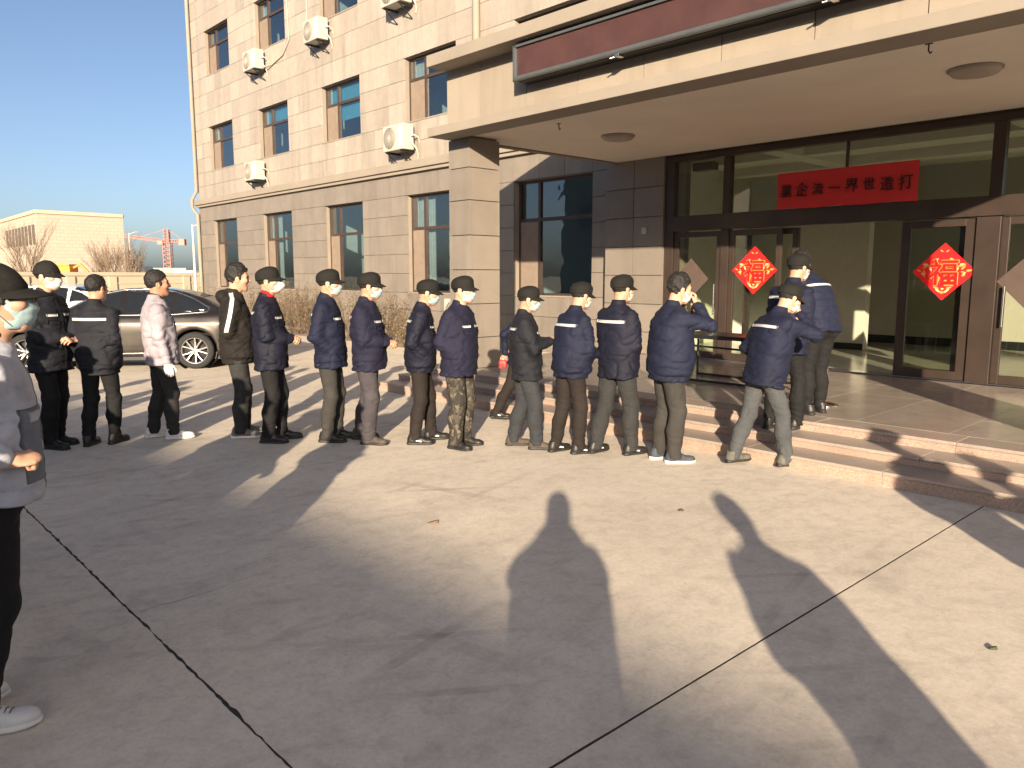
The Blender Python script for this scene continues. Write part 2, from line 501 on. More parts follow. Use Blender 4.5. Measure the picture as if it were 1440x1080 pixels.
# core wall behind the tiles (piers and spandrels)
wall = empty('wall', (0, 0, 0)); wall.parent = bld
core = MB()
zr = [0.0]
for (z0, z1) in floors: zr += [z0, z1]
zr.append(Z_TOP)
for fi in range(len(floors) + 1):
    za, zb = (zr[2 * fi], zr[2 * fi + 1])
    xr = X_R if za > 3 else -9.44
    core.box(X_L, xr, WY + .05, WY + .30, za if fi else -.05, zb)
for fi, (z0, z1) in enumerate(floors):
    ops = sorted([o for o in openings if o[5] == fi])
    x = X_L
    for o in ops:
        core.box(x, o[0], WY + .05, WY + .30, z0, z1); x = o[1]
    core.box(x, X_R if fi else -9.44, WY + .05, WY + .30, z0, z1)
core.build('core_wall', M_GROUT, wall)
sidew = MB().box(X_L, X_L + .25, WY + .3, 17.0, -.05, Z_TOP).box(X_L, -9.4, 16.75, 17.0, -.05, Z_TOP).box(-9.4, X_R, 16.75, 17.0, 3.95, Z_TOP).box(X_L, X_R, WY + .1, 17.0, Z_TOP, Z_TOP + .3)  # back left open low down, out of view, for sky light in the lobby
sidew.build('side_wall', M_TILE, bld)
# cladding tiles: rows and columns with recessed joints
rows_low = [(-.02, .42), (.42, .845), (.845, 1.27), (1.27, 1.744), (1.744, 2.218), (2.218, 2.692), (2.692, 3.166), (3.166, 3.64), (3.64, 4.16)]
rows_up = [(4.42, 4.89), (4.89, 5.36), (5.36, 5.86), (5.86, 6.36), (6.36, 6.86), (6.86, 7.43), (7.43, 8.0), (8.0, 8.57), (8.57, 9.063), (9.063, 9.556), (9.556, 10.05), (10.05, 10.62), (10.62, 11.2), (11.2, 11.77), (11.77, 12.21), (12.21, 12.65), (12.65, 13.1), (13.1, 13.55)]
edges = [X_L, -28.78]
for ci, xc in enumerate(cols):
    h = hw(ci, 0); a, b_ = xc - h, xc + h
    prev = edges[-1]
    if a - prev > .35:
        n = max(1, round((a - prev) / .66))
        for k in range(1, n + 1): edges.append(prev + (a - prev) * k / n)
    for k in (1, 2, 3): edges.append(a + (b_ - a) * k / 3)
edges.append(X_R)
tiles = []
for rows, low in ((rows_low, True), (rows_up, False)):
    for (z0, z1) in rows:
        zc = (z0 + z1) / 2
        for a, b_ in zip(edges[:-1], edges[1:]):
            xc = (a + b_) / 2
            if low and xc > -9.44: continue
            b2 = min(b_, -9.44) if low else b_
            if any(o[0] + .02 < xc < o[1] - .02 and o[2] - .01 < zc < o[3] + .01 for o in openings): continue
            if b2 - a < .05: continue
            d = math.hypot(xc, WY)
            vis = (xc < -9.0 and zc < 11.3) and not (xc > -13 and 3.6 < zc < 6.2) 
            tiles.append((0 if vis else 1, d, a, b2, z0, z1, low))
tiles.sort()
rest = MB(); rest_low = MB()
for k, (vis, d, a, b_, z0, z1, low) in enumerate(tiles):
    g = .0045
    yy = WY + rng.uniform(-.0025, .0025)
    if k < 290 and not vis:
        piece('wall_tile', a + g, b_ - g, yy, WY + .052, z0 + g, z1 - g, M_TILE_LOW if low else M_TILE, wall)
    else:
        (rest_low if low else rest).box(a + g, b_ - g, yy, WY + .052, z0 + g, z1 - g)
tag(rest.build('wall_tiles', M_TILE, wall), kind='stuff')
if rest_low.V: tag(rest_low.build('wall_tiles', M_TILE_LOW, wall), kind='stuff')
# cornice band between ground floor and first floor
cor = MB()
cor.box(X_L - .06, -9.2, WY - .10, WY + .06, 4.16, 4.235).box(X_L - .09, -9.2, WY - .16, WY + .06, 4.2355, 4.42, .012)
cor.build('cornice', M_TRIM, bld)
# plinth at the foot of the wing
MB().box(X_L - .02, -9.9, WY - .03, WY + .02, -.05, .12, .01).build('plinth', stone('plinth', (.33, .28, .23)), bld)

M_BLIND = plain('blue roller blind', (.12, .42, .60), .8, var=.08)
M_CURT = plain('pale curtain', (.55, .53, .48), .9, var=.06)
def window(x0, x1, z0, z1, ci, fi):
    w = empty('window', (0, 0, 0)); w.parent = bld
    yf = WY + .15
    t = .055
    zm = z0 + (z1 - z0) * .66
    xm = x0 + (x1 - x0) * (.33 if fi else .28)
    fr = MB()
    for bx in ((x0, x0 + t, z0, z1), (x1 - t, x1, z0, z1), (x0 + t, x1 - t, z0, z0 + t), (x0 + t, x1 - t, z1 - t, z1), (x0 + t, x1 - t, zm - .035, zm + .035), (xm - .035, xm + .035, z0 + t, zm - .035), (xm - .035, xm + .035, zm + .035, z1 - t)):
        fr.box(bx[0], bx[1], yf, yf + .07, bx[2], bx[3])
    fr.build('frame', M_FRAME, w)
    for (a, b_, c_, d_) in ((x0 + t, xm - .035, z0 + t, zm - .035), (xm + .035, x1 - t, z0 + t, zm - .035), (x0 + t, xm - .035, zm + .035, z1 - t), (xm + .035, x1 - t, zm + .035, z1 - t)):
        o = box('pane', a, b_, yf + .034, yf + .040, c_, d_, M_GLASS, w)
        o.rotation_euler = (0, 0, 0)
    box('insect_screen', x0 + t, xm - .036, yf + .008, yf + .014, z0 + t, zm - .036, M_SCREEN, w)
    MB().box(x0 + .001, x1 - .001, WY - .015, yf, z0 - .02, z0 + .012, .004).build('sill', M_TRIM, w)
    rev = MB()     # reveals of the opening, butted behind the tiles
    rev.box(x0 - .04, x0 + .005, WY + .053, yf - .001, z0 + .013, z1 - .006).box(x1 - .005, x1 + .04, WY + .053, yf - .001, z0 + .013, z1 - .006).box(x0 - .04, x1 + .04, WY + .053, yf - .001, z1 - .005, z1 + .04)
    rev.build('reveal', M_TRIM, w)
    r = random.Random(ci * 10 + fi)
    if (ci, fi) in ((1, 1), (2, 1)):
        dz = .52 if ci == 1 else .95
        box('blind', x0 + .08, x1 - .08, yf + .12, yf + .13, z1 - dz, z1 - .05, M_BLIND, w)
    elif r.random() < .6 and (ci, fi) != (4, 0):
        a = x0 + .06 if r.random() < .5 else x0 + .06
        m = MB(); n = 26; wd = (.5 if fi else .75)
        V = []
        for k in range(n + 1):
            x = a + wd * k / n; y = yf + .16 + .018 * math.sin(k * 1.9) + .008 * math.sin(k * .7)
            V += [(x, y, z0 + .04), (x, y, z1 - .05)]
        m.add(V, [(2 * k, 2 * k + 2, 2 * k + 3, 2 * k + 1) for k in range(n)], True)
        m.build('curtain', M_CURT, w)
    return w
for (x0, x1, z0, z1, ci, fi) in openings:
    if fi == 3: 
        if ci > 3: continue
    if fi and ci > 5: continue
    window(x0, x1, z0, z1, ci, fi)
# rooms behind the windows
rm = MB()
for za, zb in ((-.02, 3.95), (4.1, 7.35), (7.5, 10.6), (10.75, 13.4)):
    xr = X_R - .3 if za > 1 else -8.3
    rm.box(X_L + .3, xr, 15.5, 15.6, za, zb).box(X_L + .3, xr, WY + .32, 15.5, za - .1, za).box(X_L + .3, xr, WY + .32, 15.5, zb, zb + .1)
    for xp in (-25.2, -21.2, -17.2, -13.2, -9.3):
        rm.box(xp, xp + .12, WY + .32, 15.5, za, zb)
rm.build('room_partition', M_ROOM, bld)

# downpipes
def downpipe(pts, r, name='downpipe'):
    return MB().tube(pts, r, 10).build(name, M_TRIM, bld)
downpipe([(-29.28, WY - .09, 13.5), (-29.28, WY - .09, 4.75), (-29.42, WY - .22, 4.45), (-29.42, WY - .22, 4.15), (-29.28, WY - .09, 3.9), (-29.28, WY - .09, .1)], .065)
downpipe([(-13.39, WY - .09, 13.5), (-13.39, WY - .09, 4.40)], .085)
# thin cable on the wall
MB().tube([(-22.0, WY - .02, 11.3), (-21.95, WY - .02, 9.3), (-21.9, WY - .02, 8.5), (-22.3, WY - .03, 8.15), (-23.0, WY - .04, 8.0), (-23.35, WY - .2, 7.95)], .022, 6).build('cable', plain('cable', (.35, .31, .26), .7), bld)
MB().tube([(-20.8, WY - .02, 11.3), (-20.8, WY - .02, 8.7)], .018, 6).build('cable', _mats['cable'], bld)

# ------------------------------------------------------------------ entrance bay: stone blocks either side of the glazing
BY = 11.02
def stone_bay(x0, x1):
    bay = empty('stone_bay', (0, 0, 0)); bay.parent = bld
    box('bay_core', x0 + .01, x1 - .01, BY + .03, WY + .4, .0, 3.70, M_GROUT, bay)
    zs = [.312, .70, 1.19, 1.69, 2.19, 2.69, 3.19, 3.70]
    xm = (x0 + x1) / 2
    for a, b_ in ((x0, xm), (xm, x1)):
        for z0, z1 in zip(zs[:-1], zs[1:]):
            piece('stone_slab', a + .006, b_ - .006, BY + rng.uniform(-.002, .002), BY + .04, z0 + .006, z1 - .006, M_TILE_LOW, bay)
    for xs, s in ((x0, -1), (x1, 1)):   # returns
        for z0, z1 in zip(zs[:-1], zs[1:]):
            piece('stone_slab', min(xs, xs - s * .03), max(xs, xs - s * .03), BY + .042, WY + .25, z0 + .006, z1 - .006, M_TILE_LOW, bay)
    return bay
stone_bay(-9.44, -8.16)
stone_bay(-1.92, -.64)
MB().box(-.64, .2, WY + .05, WY + .3, -.05, 3.64).box(8.4, 9.0, WY + .05, WY + .3, -.05, 3.64).box(.2, 8.4, WY + .05, WY + .3, -.05, .32).box(.2, 8.4, WY + .05, WY + .3, 3.5, 3.64).build('bay_wall', M_TILE_LOW, bld)  # unseen wall; its wide opening is added to brighten the lobby
for k in range(5):
    MB().box(.2 + k * 2.05, .26 + k * 2.05, WY + .1, WY + .2, .32, 3.5).build('added_window_post', M_FRAME, bld)
for k in range(4):
    box('pane', .26 + k * 2.05, .2 + (k + 1) * 2.05, WY + .14, WY + .148, .32, 3.5, M_DGLASS, bld)  # added panes out of view, letting sun into the lobby
# doorbell box on the bay
MB().box(-8.60, -8.50, BY - .03, BY, 2.40, 2.51, .008).build('wall_switch', M_WHITE, bld)

# ------------------------------------------------------------------ glazed entrance
ent = empty('glazed_entrance', (0, 0, PZ), label='dark bronze framed glass entrance with sliding doors under the canopy', cat='door')
FY0, FY1 = BY + .04, BY + .16
def fbox(name, x0, x1, z0, z1, y0=FY0, y1=FY1, mat=None, parent=ent):
    o = MB().box(x0, x1, y0, y1, z0 - PZ, z1 - PZ, .004).build(name, mat or M_DOORFRAME, parent)
    return o
TOP, TR0, TR1 = 3.655, 2.42, 2.665
fbox('top_rail', -8.16, -1.92, 3.555, TOP)
fbox('header_beam', -8.06, -2.02, TR0, TR1, FY0 - .03, FY1 + .05)
fbox('post', -8.16, -7.98, PZ, 3.554)
fbox('post', -7.045, -6.925, TR1 + .001, 3.554); fbox('post', -7.055, -6.915, PZ, TR0 - .001)
fbox('post', -3.26, -3.12, TR1 + .001, 3.554); fbox('post', -3.37, -3.10, PZ, TR0 - .001)
fbox('post', -2.10, -1.92, PZ, 3.554)
fbox('transom_mullion', -5.105, -5.075, TR1 + .001, 3.554, FY0 + .03, FY1 - .04)
def gpane(x0, x1, z0, z1, y=FY0 + .06): return fbox('pane', x0, x1, z0, z1, y, y + .008, M_DGLASS)
gpane(-7.98, -7.045, TR1, 3.555); gpane(-6.925, -5.106, TR1, 3.555); gpane(-5.074, -3.26, TR1, 3.555); gpane(-3.12, -2.10, TR1, 3.555)
def leaf(x0, x1, y, handle=None, st=.085):
    lf = empty('door_leaf', (0, 0, 0)); lf.parent = ent
    fbox('stile', x0, x0 + st, PZ + .02, TR0 - .02, y, y + .05, parent=lf)
    fbox('stile', x1 - st, x1, PZ + .02, TR0 - .02, y, y + .05, parent=lf)
    fbox('rail', x0 + st, x1 - st, PZ + .02, PZ + .13, y + .001, y + .049, parent=lf)
    fbox('rail', x0 + st, x1 - st, TR0 - .11, TR0 - .02, y + .001, y + .049, parent=lf)
    fbox('pane', x0 + st, x1 - st, PZ + .13, TR0 - .11, y + .02, y + .028, M_DGLASS, lf)
    if handle is not None:
        MB().tube([(handle, y - .05, 1.05 - PZ), (handle, y - .05, 1.55 - PZ)], .014, 8).tube([(handle, y, 1.1 - PZ), (handle, y - .05, 1.1 - PZ)], .009, 6).tube([(handle, y, 1.5 - PZ), (handle, y - .05, 1.5 - PZ)], .009, 6).build('handle', M_STEEL, lf)
    return lf
leaf(-7.97, -7.06, FY0 + .03, -7.14)
leaf(-6.91, -6.02, FY0 + .03)
leaf(-6.70, -5.80, FY1 + .02, st=.10)      # the sliding leaf pushed open behind the fixed one
leaf(-4.28, -3.38, FY0 + .03, st=.12)
leaf(-4.32, -3.50, FY1 + .02, st=.10)
leaf(-3.09, -2.11, FY0 + .03, -3.0)
fbox('threshold', -8.16, -1.92, PZ, PZ + .018, FY0 - .02, FY1 + .08, M_STEEL)
# door closer box seen through the transom
fbox('sensor_box', -7.75, -7.35, 3.40, 3.53, FY1 + .05, FY1 + .2, M_BLACKM)

# ------------------------------------------------------------------ lobby behind the glass
lob = MB()
LX0, LX1, LY1 = -9.2, 8.9, 16.6
lobby = empty('lobby', (0, 0, 0)); tag(lobby, kind='structure')
box('lobby_floor', LX0, LX1, FY1 + .09, LY1, PZ - .06, PZ, stone('lobby floor', (.55, .53, .45), .1, .16, .1, 2, .05, .02), lobby)
box('lobby_ceiling', LX0, LX1, WY + .31, LY1, 3.82, 3.9, M_ROOM, lobby)
M_LOBW = plain('lobby wall', (.42, .40, .355), .8, var=.05, scale=1)
box('lobby_wall', LX0, -2.6, LY1, LY1 + .1, PZ, 3.9, M_LOBW, lobby)
box('added_lobby_glazing', -2.6, LX1, LY1 + .04, LY1 + .048, PZ, 3.82, M_DGLASS, lobby)  # unseen rear glazing added to bring sky light into the lobby
for k in range(8): box('added_window_post', -2.6 + k * 1.63, -2.54 + k * 1.63, LY1, LY1 + .1, PZ, 3.82, M_FRAME, lobby)
box('lobby_wall', LX0 - .1, LX0, WY + .31, LY1, PZ, 3.9, M_LOBW, lobby)
box('lobby_wall', LX1, LX1 + .1, WY + .31, LY1, PZ, 3.9, M_LOBW, lobby)
box('lobby_wall', -8.0, -6.2, 14.6, 14.8, PZ, 3.82, plain('lobby pale wall', (.54, .515, .46), .7, var=.05), lobby)
box('skirting', LX0, -2.6, LY1 - .02, LY1, PZ, PZ + .16, M_BLACKM, lobby)
box('skirting', -8.0, -6.2, 14.58, 14.6, PZ, PZ + .12, M_BLACKM, lobby)
for y in (12.6, 14.3): box('ceiling_beam', LX0, LX1, y, y + .3, 3.66, 3.82, M_ROOM, lobby)
for x in (-6.8, -3.3): box('ceiling_beam', x, x + .3, WY + .31, LY1, 3.64, 3.82, M_ROOM, lobby)

# ================================================================== CANOPY
can = empty('entrance_canopy', (0, 0, 0), label='flat beige entrance canopy on square pillars with projecting rims', cat='canopy')
CX0, CX1 = -9.30, -.42
CY0, CY1 = 7.32, WY - .005
LIPY = 6.93
M_FASC = stone('fascia panel', (.285, .245, .200), .06, .55, .08, 2, .04)
MB().box(CX0 + .02, CX1 - .02, CY0 + .025, BY - .005, 3.67, 4.78).build('soffit', M_SOFFIT, can)
MB().box(CX0 + .05, -9.445, BY, CY1, 3.672, 4.78).build('soffit_return', M_SOFFIT, can)
MB().box(CX0, CX1, LIPY, CY0 + .024, 3.645, 3.77, .008).build('lower_rim', M_TRIM, can)
MB().box(CX0, CX0 + .12, CY0 + .0245, BY - .01, 3.645, 3.77, .004).build('side_rim', M_TRIM, can)
MB().box(CX1 - .12, CX1, CY0 + .0245, BY - .01, 3.645, 3.77, .004).build('side_rim', M_TRIM, can)
MB().box(CX0, CX1, LIPY, CY1, 4.60, 4.76, .008).build('upper_rim', M_TRIM, can)
fx = [CX0 + .006, -8.55, -7.62, -6.72, -5.72, -4.72, -3.72, -2.72, -1.72, CX1 - .006]
for a, b_ in zip(fx[:-1], fx[1:]):
    piece('fascia_panel', a + .006, b_ - .006, CY0 - .03, CY0 + .02, 3.771, 4.599, M_FASC, can)
MB().box(CX0, CX0 + .02, CY0 + .03, CY1, 3.771, 4.599).build('side_fascia', M_FASC, can)
MB().box(CX1 - .02, CX1, CY0 + .03, CY1, 3.771, 4.599).build('side_fascia', M_FASC, can)

def pillar(x0, x1, y0, y1, label):
    p = empty('pillar', ((x0 + x1) / 2, (y0 + y1) / 2, PZ), label=label, cat='pillar', group='square tiled pillars under the canopy')
    hx, hy = (x1 - x0) / 2, (y1 - y0) / 2
    MB().box(-hx + .03, hx - .03, -hy + .03, hy - .03, -.03, 3.36).build('pillar_core', M_GROUT, p)
    zs = [.0, .46, .96, 1.46, 1.96, 2.46, 2.92, 3.335]
    for z0, z1 in zip(zs[:-1], zs[1:]):
        for (a, b_, c_, d_) in ((-hx, hx, -hy, -hy + .034), (-hx, hx, hy - .034, hy), (hx - .034, hx, -hy + .035, hy - .035), (-hx, -hx + .034, -hy + .035, hy - .035)):
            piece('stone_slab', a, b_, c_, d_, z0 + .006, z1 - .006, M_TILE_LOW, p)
    return p
pillar(-9.33, -8.86, 7.34, 7.92, 'square beige stone pillar carrying the canopy end beside the queue')
pillar(-1.26, -.79, 7.34, 7.92, 'square beige stone pillar carrying the far right end of the canopy')

# LED sign board on the fascia
led = empty('display_board', (-4.86, 7.2, 4.05), label='long reddish brown display board with grey frame on the canopy front', cat='sign')
m_led, nt, b = mat_new('led panel')
g = noise_node(nt, 3, 4, .6, coords='World')
c = ramp(nt, g.outputs[0], [(.3, (.050, .022, .021)), (.7, (.072, .032, .029))]).outputs[0]
nt.links.new(c, b.inputs['Base Color']); b.inputs['Roughness'].default_value = .5
ck = N(nt, 'ShaderNodeTexChecker'); ck.inputs['Scale'].default_value = 90; ge = N(nt, 'ShaderNodeNewGeometry'); nt.links.new(ge.outputs['Position'], ck.inputs[0])
bump(nt, b, ck.outputs['Fac'], .3, .004)
BX = 2.72
MB().box(-BX + .02, BX - .02, -.14, .08, .125, .485).build('panel', m_led, led)
grey = plain('grey aluminium', (.13, .14, .145), .4, .5, .1)
MB().tube([(-BX, -.16, .105), (BX, -.16, .105)], .036, 8).build('bottom_rail', grey, led)
MB().box(-BX, BX, -.17, .08, .486, .515).build('top_rail', grey, led)
MB().box(-BX - .03, -BX + .019, -.17, .08, .075, .514, .004).build('end_rail', grey, led)
MB().box(BX - .019, BX + .03, -.17, .08, .075, .514, .004).build('end_rail', grey, led)
MB().box(-BX + .02, BX - .02, -.10, .08, .08, .124).build('underside', M_BLACKM, led)
for x in (-1.05, 1.4): MB().box(x, x + .06, -.2, -.1, .045, .08, .004).tube([(x, -.15, .06), (x - .06, -.2, .04)], .009, 6).build('bracket', M_STEEL, led)

# ceiling lamps and hooks
def ceiling_lamp(px, py, label):
    p = on_z(px, py, 3.64)
    o = empty('ceiling_lamp', (p.x, p.y, 3.67), label=label, cat='lamp')
    MB().lathe([(.001, -.075), (.12, -.072), (.20, -.055), (.225, -.03), (.225, -.012)], n=32).build('diffuser', plain('lamp diffuser', (.36, .31, .27), .5, var=.06), o)
    MB().lathe([(.226, -.014), (.245, -.014), (.245, 0), (.226, 0)], n=32).build('base_ring', plain('lamp ring', (.28, .24, .21), .5), o)
ceiling_lamp(869, 194, 'round flat ceiling lamp under the canopy above the stone bay')
ceiling_lamp(1371, 101, 'round flat ceiling lamp under the canopy before the red banner')
for (px, py, lab) in ((786, 178, 'small bent metal hook under the canopy near the pillar'), (1306, 68, 'small metal hook under the canopy near the lamp over the doors')):
    p = on_z(px, py, 3.63)
    tag(MB().tube([(0, 0, .05), (0, 0, -.02), (.015, 0, -.045), (.03, 0, -.03)], .007, 6).box(-.03, .03, -.012, .012, .034, .041).build('hook', M_BLACKM, None, (p.x, p.y, 3.63)), lab, 'hook')
# ================================================================== SIGNED-DISTANCE MODELLING (for cloth, skin, shoes, car body)
def smin(a, b, k):
    h = np.clip(.5 + .5 * (b - a) / k, 0, 1)
    return b * (1 - h) + a * h - k * h * (1 - h)
def smax(a, b, k): return -smin(-a, -b, k)
def rcone(P, a, b, ra, rb):
    a = np.asarray(a, float); b = np.asarray(b, float); ba = b - a
    t = np.clip(((P - a) @ ba) / max(1e-9, ba @ ba), 0, 1)
    return np.linalg.norm(P - a - t[..., None] * ba, axis=-1) - (ra + (rb - ra) * t)
def ell(P, c, r):
    q = (P - np.asarray(c, float)); r = np.asarray(r, float)
    k0 = np.linalg.norm(q / r, axis=-1); k1 = np.linalg.norm(q / (r * r), axis=-1)
    return k0 * (k0 - 1) / np.maximum(k1, 1e-6)
def rbox(P, c, h, r):
    q = np.abs(P - np.asarray(c, float)) - (np.asarray(h, float) - r)
    return np.linalg.norm(np.maximum(q, 0), axis=-1) + np.minimum(q.max(axis=-1), 0) - r
def poly2d(x, z, pts):
    pts = np.asarray(pts, float); n = len(pts)
    d = np.full(x.shape, 1e9); s = np.ones(x.shape)
    for i in range(n):
        a = pts[i]; b = pts[i - 1]
        ex, ez = b - a; wx, wz = x - a[0], z - a[1]
        t = np.clip((wx * ex + wz * ez) / (ex * ex + ez * ez), 0, 1)
        d = np.minimum(d, (wx - ex * t) ** 2 + (wz - ez * t) ** 2)
        c1 = z >= a[1]; c2 = z < b[1]; c3 = ex * wz > ez * wx
        flip = (c1 & c2 & c3) | (~c1 & ~c2 & ~c3)
        s = np.where(flip, -s, s)
    return s * np.sqrt(d)
def _hash(ix, iy, iz, seed):
    h = (ix.astype(np.int64) * 374761393 + iy.astype(np.int64) * 668265263 + iz.astype(np.int64) * 2147483647 + seed * 974634777) & 0xffffffff
    h = ((h ^ (h >> 13)) * 1274126177) & 0xffffffff
    h = (h ^ (h >> 16)) & 0xffff
    return h / 32767.5 - 1.0
def vnoise(P, scale, seed=0):
    Q = P * np.asarray(scale, float)
    I = np.floor(Q); f = Q - I; f = f * f * (3 - 2 * f); I = I.astype(np.int64)
    out = 0
    for dx in (0, 1):
        wx = f[..., 0] if dx else 1 - f[..., 0]
        for dy in (0, 1):
            wy = f[..., 1] if dy else 1 - f[..., 1]
            for dz in (0, 1):
                wz = f[..., 2] if dz else 1 - f[..., 2]
                out = out + wx * wy * wz * _hash(I[..., 0] + dx, I[..., 1] + dy, I[..., 2] + dz, seed)
    return out
def nets(fn, lo, hi, h):
    """surface nets over fn (points -> distance); returns vertices and quads"""
    lo = np.asarray(lo, float); n = np.ceil((np.asarray(hi, float) - lo) / h).astype(int) + 1
    ax = [lo[i] + h * np.arange(n[i]) for i in range(3)]
    P = np.stack(np.meshgrid(*ax, indexing='ij'), axis=-1)
    F = fn(P.reshape(-1, 3)).reshape(n)
    F = np.where(F == 0, 1e-7, F)
    S = F < 0
    c = np.zeros(n - 1, int)
    for dx in (0, 1):
        for dy in (0, 1):
            for dz in (0, 1):
                c += S[dx:n[0] - 1 + dx, dy:n[1] - 1 + dy, dz:n[2] - 1 + dz]
    act = (c > 0) & (c < 8)
    idx = np.full(n - 1, -1); k = act.sum(); idx[act] = np.arange(k)
    ci = np.argwhere(act); acc = np.zeros((k, 3)); cnt = np.zeros(k)
    for axis in range(3):
        o = [a for a in range(3) if a != axis]
        for u in (0, 1):
            for v in (0, 1):
                p = ci.copy(); p[:, o[0]] += u; p[:, o[1]] += v
                q = p.copy(); q[:, axis] += 1
                f0 = F[tuple(p.T)]; f1 = F[tuple(q.T)]
                m = (f0 < 0) != (f1 < 0)
                t = np.where(m, f0 / np.where(m, f0 - f1, 1), 0)
                pos = p.astype(float); pos[:, axis] += t
                acc[m] += pos[m]; cnt[m] += 1
    V = lo + h * acc / np.maximum(cnt, 1)[:, None]
    Q = []
    for axis in range(3):
        o1, o2 = (axis + 1) % 3, (axis + 2) % 3
        sl0 = [slice(None)] * 3; sl1 = [slice(None)] * 3
        sl0[axis] = slice(0, -1); sl1[axis] = slice(1, None)
        A = S[tuple(sl0)]; B = S[tuple(sl1)]
        e = np.argwhere(A != B)
        e = e[(e[:, o1] > 0) & (e[:, o2] > 0) & (e[:, o1] < n[o1] - 1) & (e[:, o2] < n[o2] - 1)]
        if len(e) == 0: continue
        ins = S[tuple(e.T)]
        def cell(d1, d2):
            q = e.copy(); q[:, o1] -= d1; q[:, o2] -= d2
            return idx[tuple(q.T)]
        q = np.stack([cell(1, 1), cell(0, 1), cell(0, 0), cell(1, 0)], 1)
        q[~ins] = q[~ins][:, ::-1]
        Q.append(q)
    Q = np.concatenate(Q); Q = Q[(Q >= 0).all(1)]
    return V, Q
def smooth_verts(V, Q, it=1, lam=.5):
    for _ in range(it):
        acc = np.zeros_like(V); cnt = np.zeros(len(V))
        for a, b in ((0, 1), (1, 2), (2, 3), (3, 0)):
            np.add.at(acc, Q[:, a], V[Q[:, b]]); np.add.at(acc, Q[:, b], V[Q[:, a]])
            np.add.at(cnt, Q[:, a], 1); np.add.at(cnt, Q[:, b], 1)
        V = V * (1 - lam) + lam * acc / np.maximum(cnt, 1)[:, None]
    return V
def rotx(a): c, s = math.cos(a), math.sin(a); return np.array([[1, 0, 0], [0, c, -s], [0, s, c]])
def roty(a): c, s = math.cos(a), math.sin(a); return np.array([[c, 0, s], [0, 1, 0], [-s, 0, c]])
def rotz(a): c, s = math.cos(a), math.sin(a); return np.array([[c, -s, 0], [s, c, 0], [0, 0, 1]])
def unit(v): v = np.asarray(v, float); return v / max(1e-9, np.linalg.norm(v))
def joinVQ(parts):
    V = []; Q = []; b = 0
    for v, q in parts:
        V.append(v); Q.append(q + b); b += len(v)
    return np.concatenate(V), np.concatenate(Q)
def bvh_of(V, Q): return BVHTree.FromPolygons([tuple(v) for v in V], [tuple(int(i) for i in q) for q in Q])
def patch(bvh, grid, dirs, off=.004, th=.008):
    """drape a small panel on a surface: grid[i][j] ray origins, dirs one direction; closed thin shell"""
    nu, nv = len(grid), len(grid[0]); T = []; d = Vector(dirs).normalized()
    last = None
    for row in grid:
        for p in row:
            loc, nrm, _, _ = bvh.ray_cast(Vector(p), d, 2.0)
            if loc is None:
                if last is None: return None
                loc = last
            last = loc
            T.append(loc - d * off)
    B = [t + d * th for t in T]
    n = nu * nv; V = T + B; Fs = []
    for i in range(nu - 1):
        for j in range(nv - 1):
            a = i * nv + j
            Fs.append((a, a + 1, a + nv + 1, a + nv)); Fs.append((n + a, n + a + nv, n + a + nv + 1, n + a + 1))
    rim = [i * nv for i in range(nu)] + [(nu - 1) * nv + j for j in range(1, nv)] + [i * nv + nv - 1 for i in range(nu - 2, -1, -1)] + [j for j in range(nv - 2, 0, -1)]
    for k in range(len(rim)):
        a, b = rim[k], rim[(k + 1) % len(rim)]
        Fs.append((a, n + a, n + b, b))
    return py_mesh('patch', V, Fs, True)
# ================================================================== PEOPLE
SKINS = {}
def skin_mat(tone):
    if tone in SKINS: return SKINS[tone]
    base = {0: (.46, .265, .175), 1: (.52, .315, .215), 2: (.40, .22, .14)}[tone]
    m, nt, b = mat_new('skin')
    n = noise_node(nt, 18, 5, .6)
    r = ramp(nt, n.outputs[0], [(.3, tuple(c * k for c, k in zip(base, (.88, .80, .76)))), (.7, base)])
    nt.links.new(r.outputs[0], b.inputs['Base Color'])
    b.inputs['Roughness'].default_value = .52
    b.inputs['Subsurface Weight'].default_value = .12
    b.inputs['Subsurface Radius'].default_value = (.012, .005, .003)
    f = noise_node(nt, 300, 3); bump(nt, b, f.outputs[0], .15, .001)
    SKINS[tone] = m
    return m
def camo():
    m, nt, b = mat_new('camouflage cloth')
    a = noise_node(nt, 13, 3, .6, (1, 1, .7), .8); c = noise_node(nt, 22, 3, .6, (1, 1, .8), .5); d = noise_node(nt, 34, 2, .6)
    col = mixc(nt, ramp(nt, a.outputs[0], [(.50, 0.), (.53, 1.)]).outputs[0], (.020, .017, .014), (.050, .042, .030))
    col = mixc(nt, ramp(nt, c.outputs[0], [(.58, 0.), (.60, 1.)]).outputs[0], col, (.115, .098, .072))
    col = mixc(nt, ramp(nt, d.outputs[0], [(.60, 0.), (.62, 1.)]).outputs[0], col, (.012, .011, .010))
    nt.links.new(col, b.inputs['Base Color']); b.inputs['Roughness'].default_value = .85
    w = noise_node(nt, 12, 3, .5, (1, 1, 2), .6); bump(nt, b, w.outputs[0], .35, .03)
    return m
def denim(name, col):
    m, nt, b = mat_new(name)
    a = noise_node(nt, 6, 5, .6, (1, 1, .5)); f = noise_node(nt, 260, 2, .5, (1, 1, .25))
    c = ramp(nt, a.outputs[0], [(.3, tuple(x * .72 for x in col)), (.55, col), (.78, tuple(x * 1.5 for x in col))]).outputs[0]
    c = mixc(nt, .35, c, ramp(nt, f.outputs[0], [(.3, .6), (.7, 1.3)]).outputs[0], 'MULTIPLY')
    nt.links.new(c, b.inputs['Base Color']); b.inputs['Roughness'].default_value = .9
    w = noise_node(nt, 14, 3, .5, (1, 1, 1.8), .8); bump(nt, b, w.outputs[0], .4, .03)
    return m
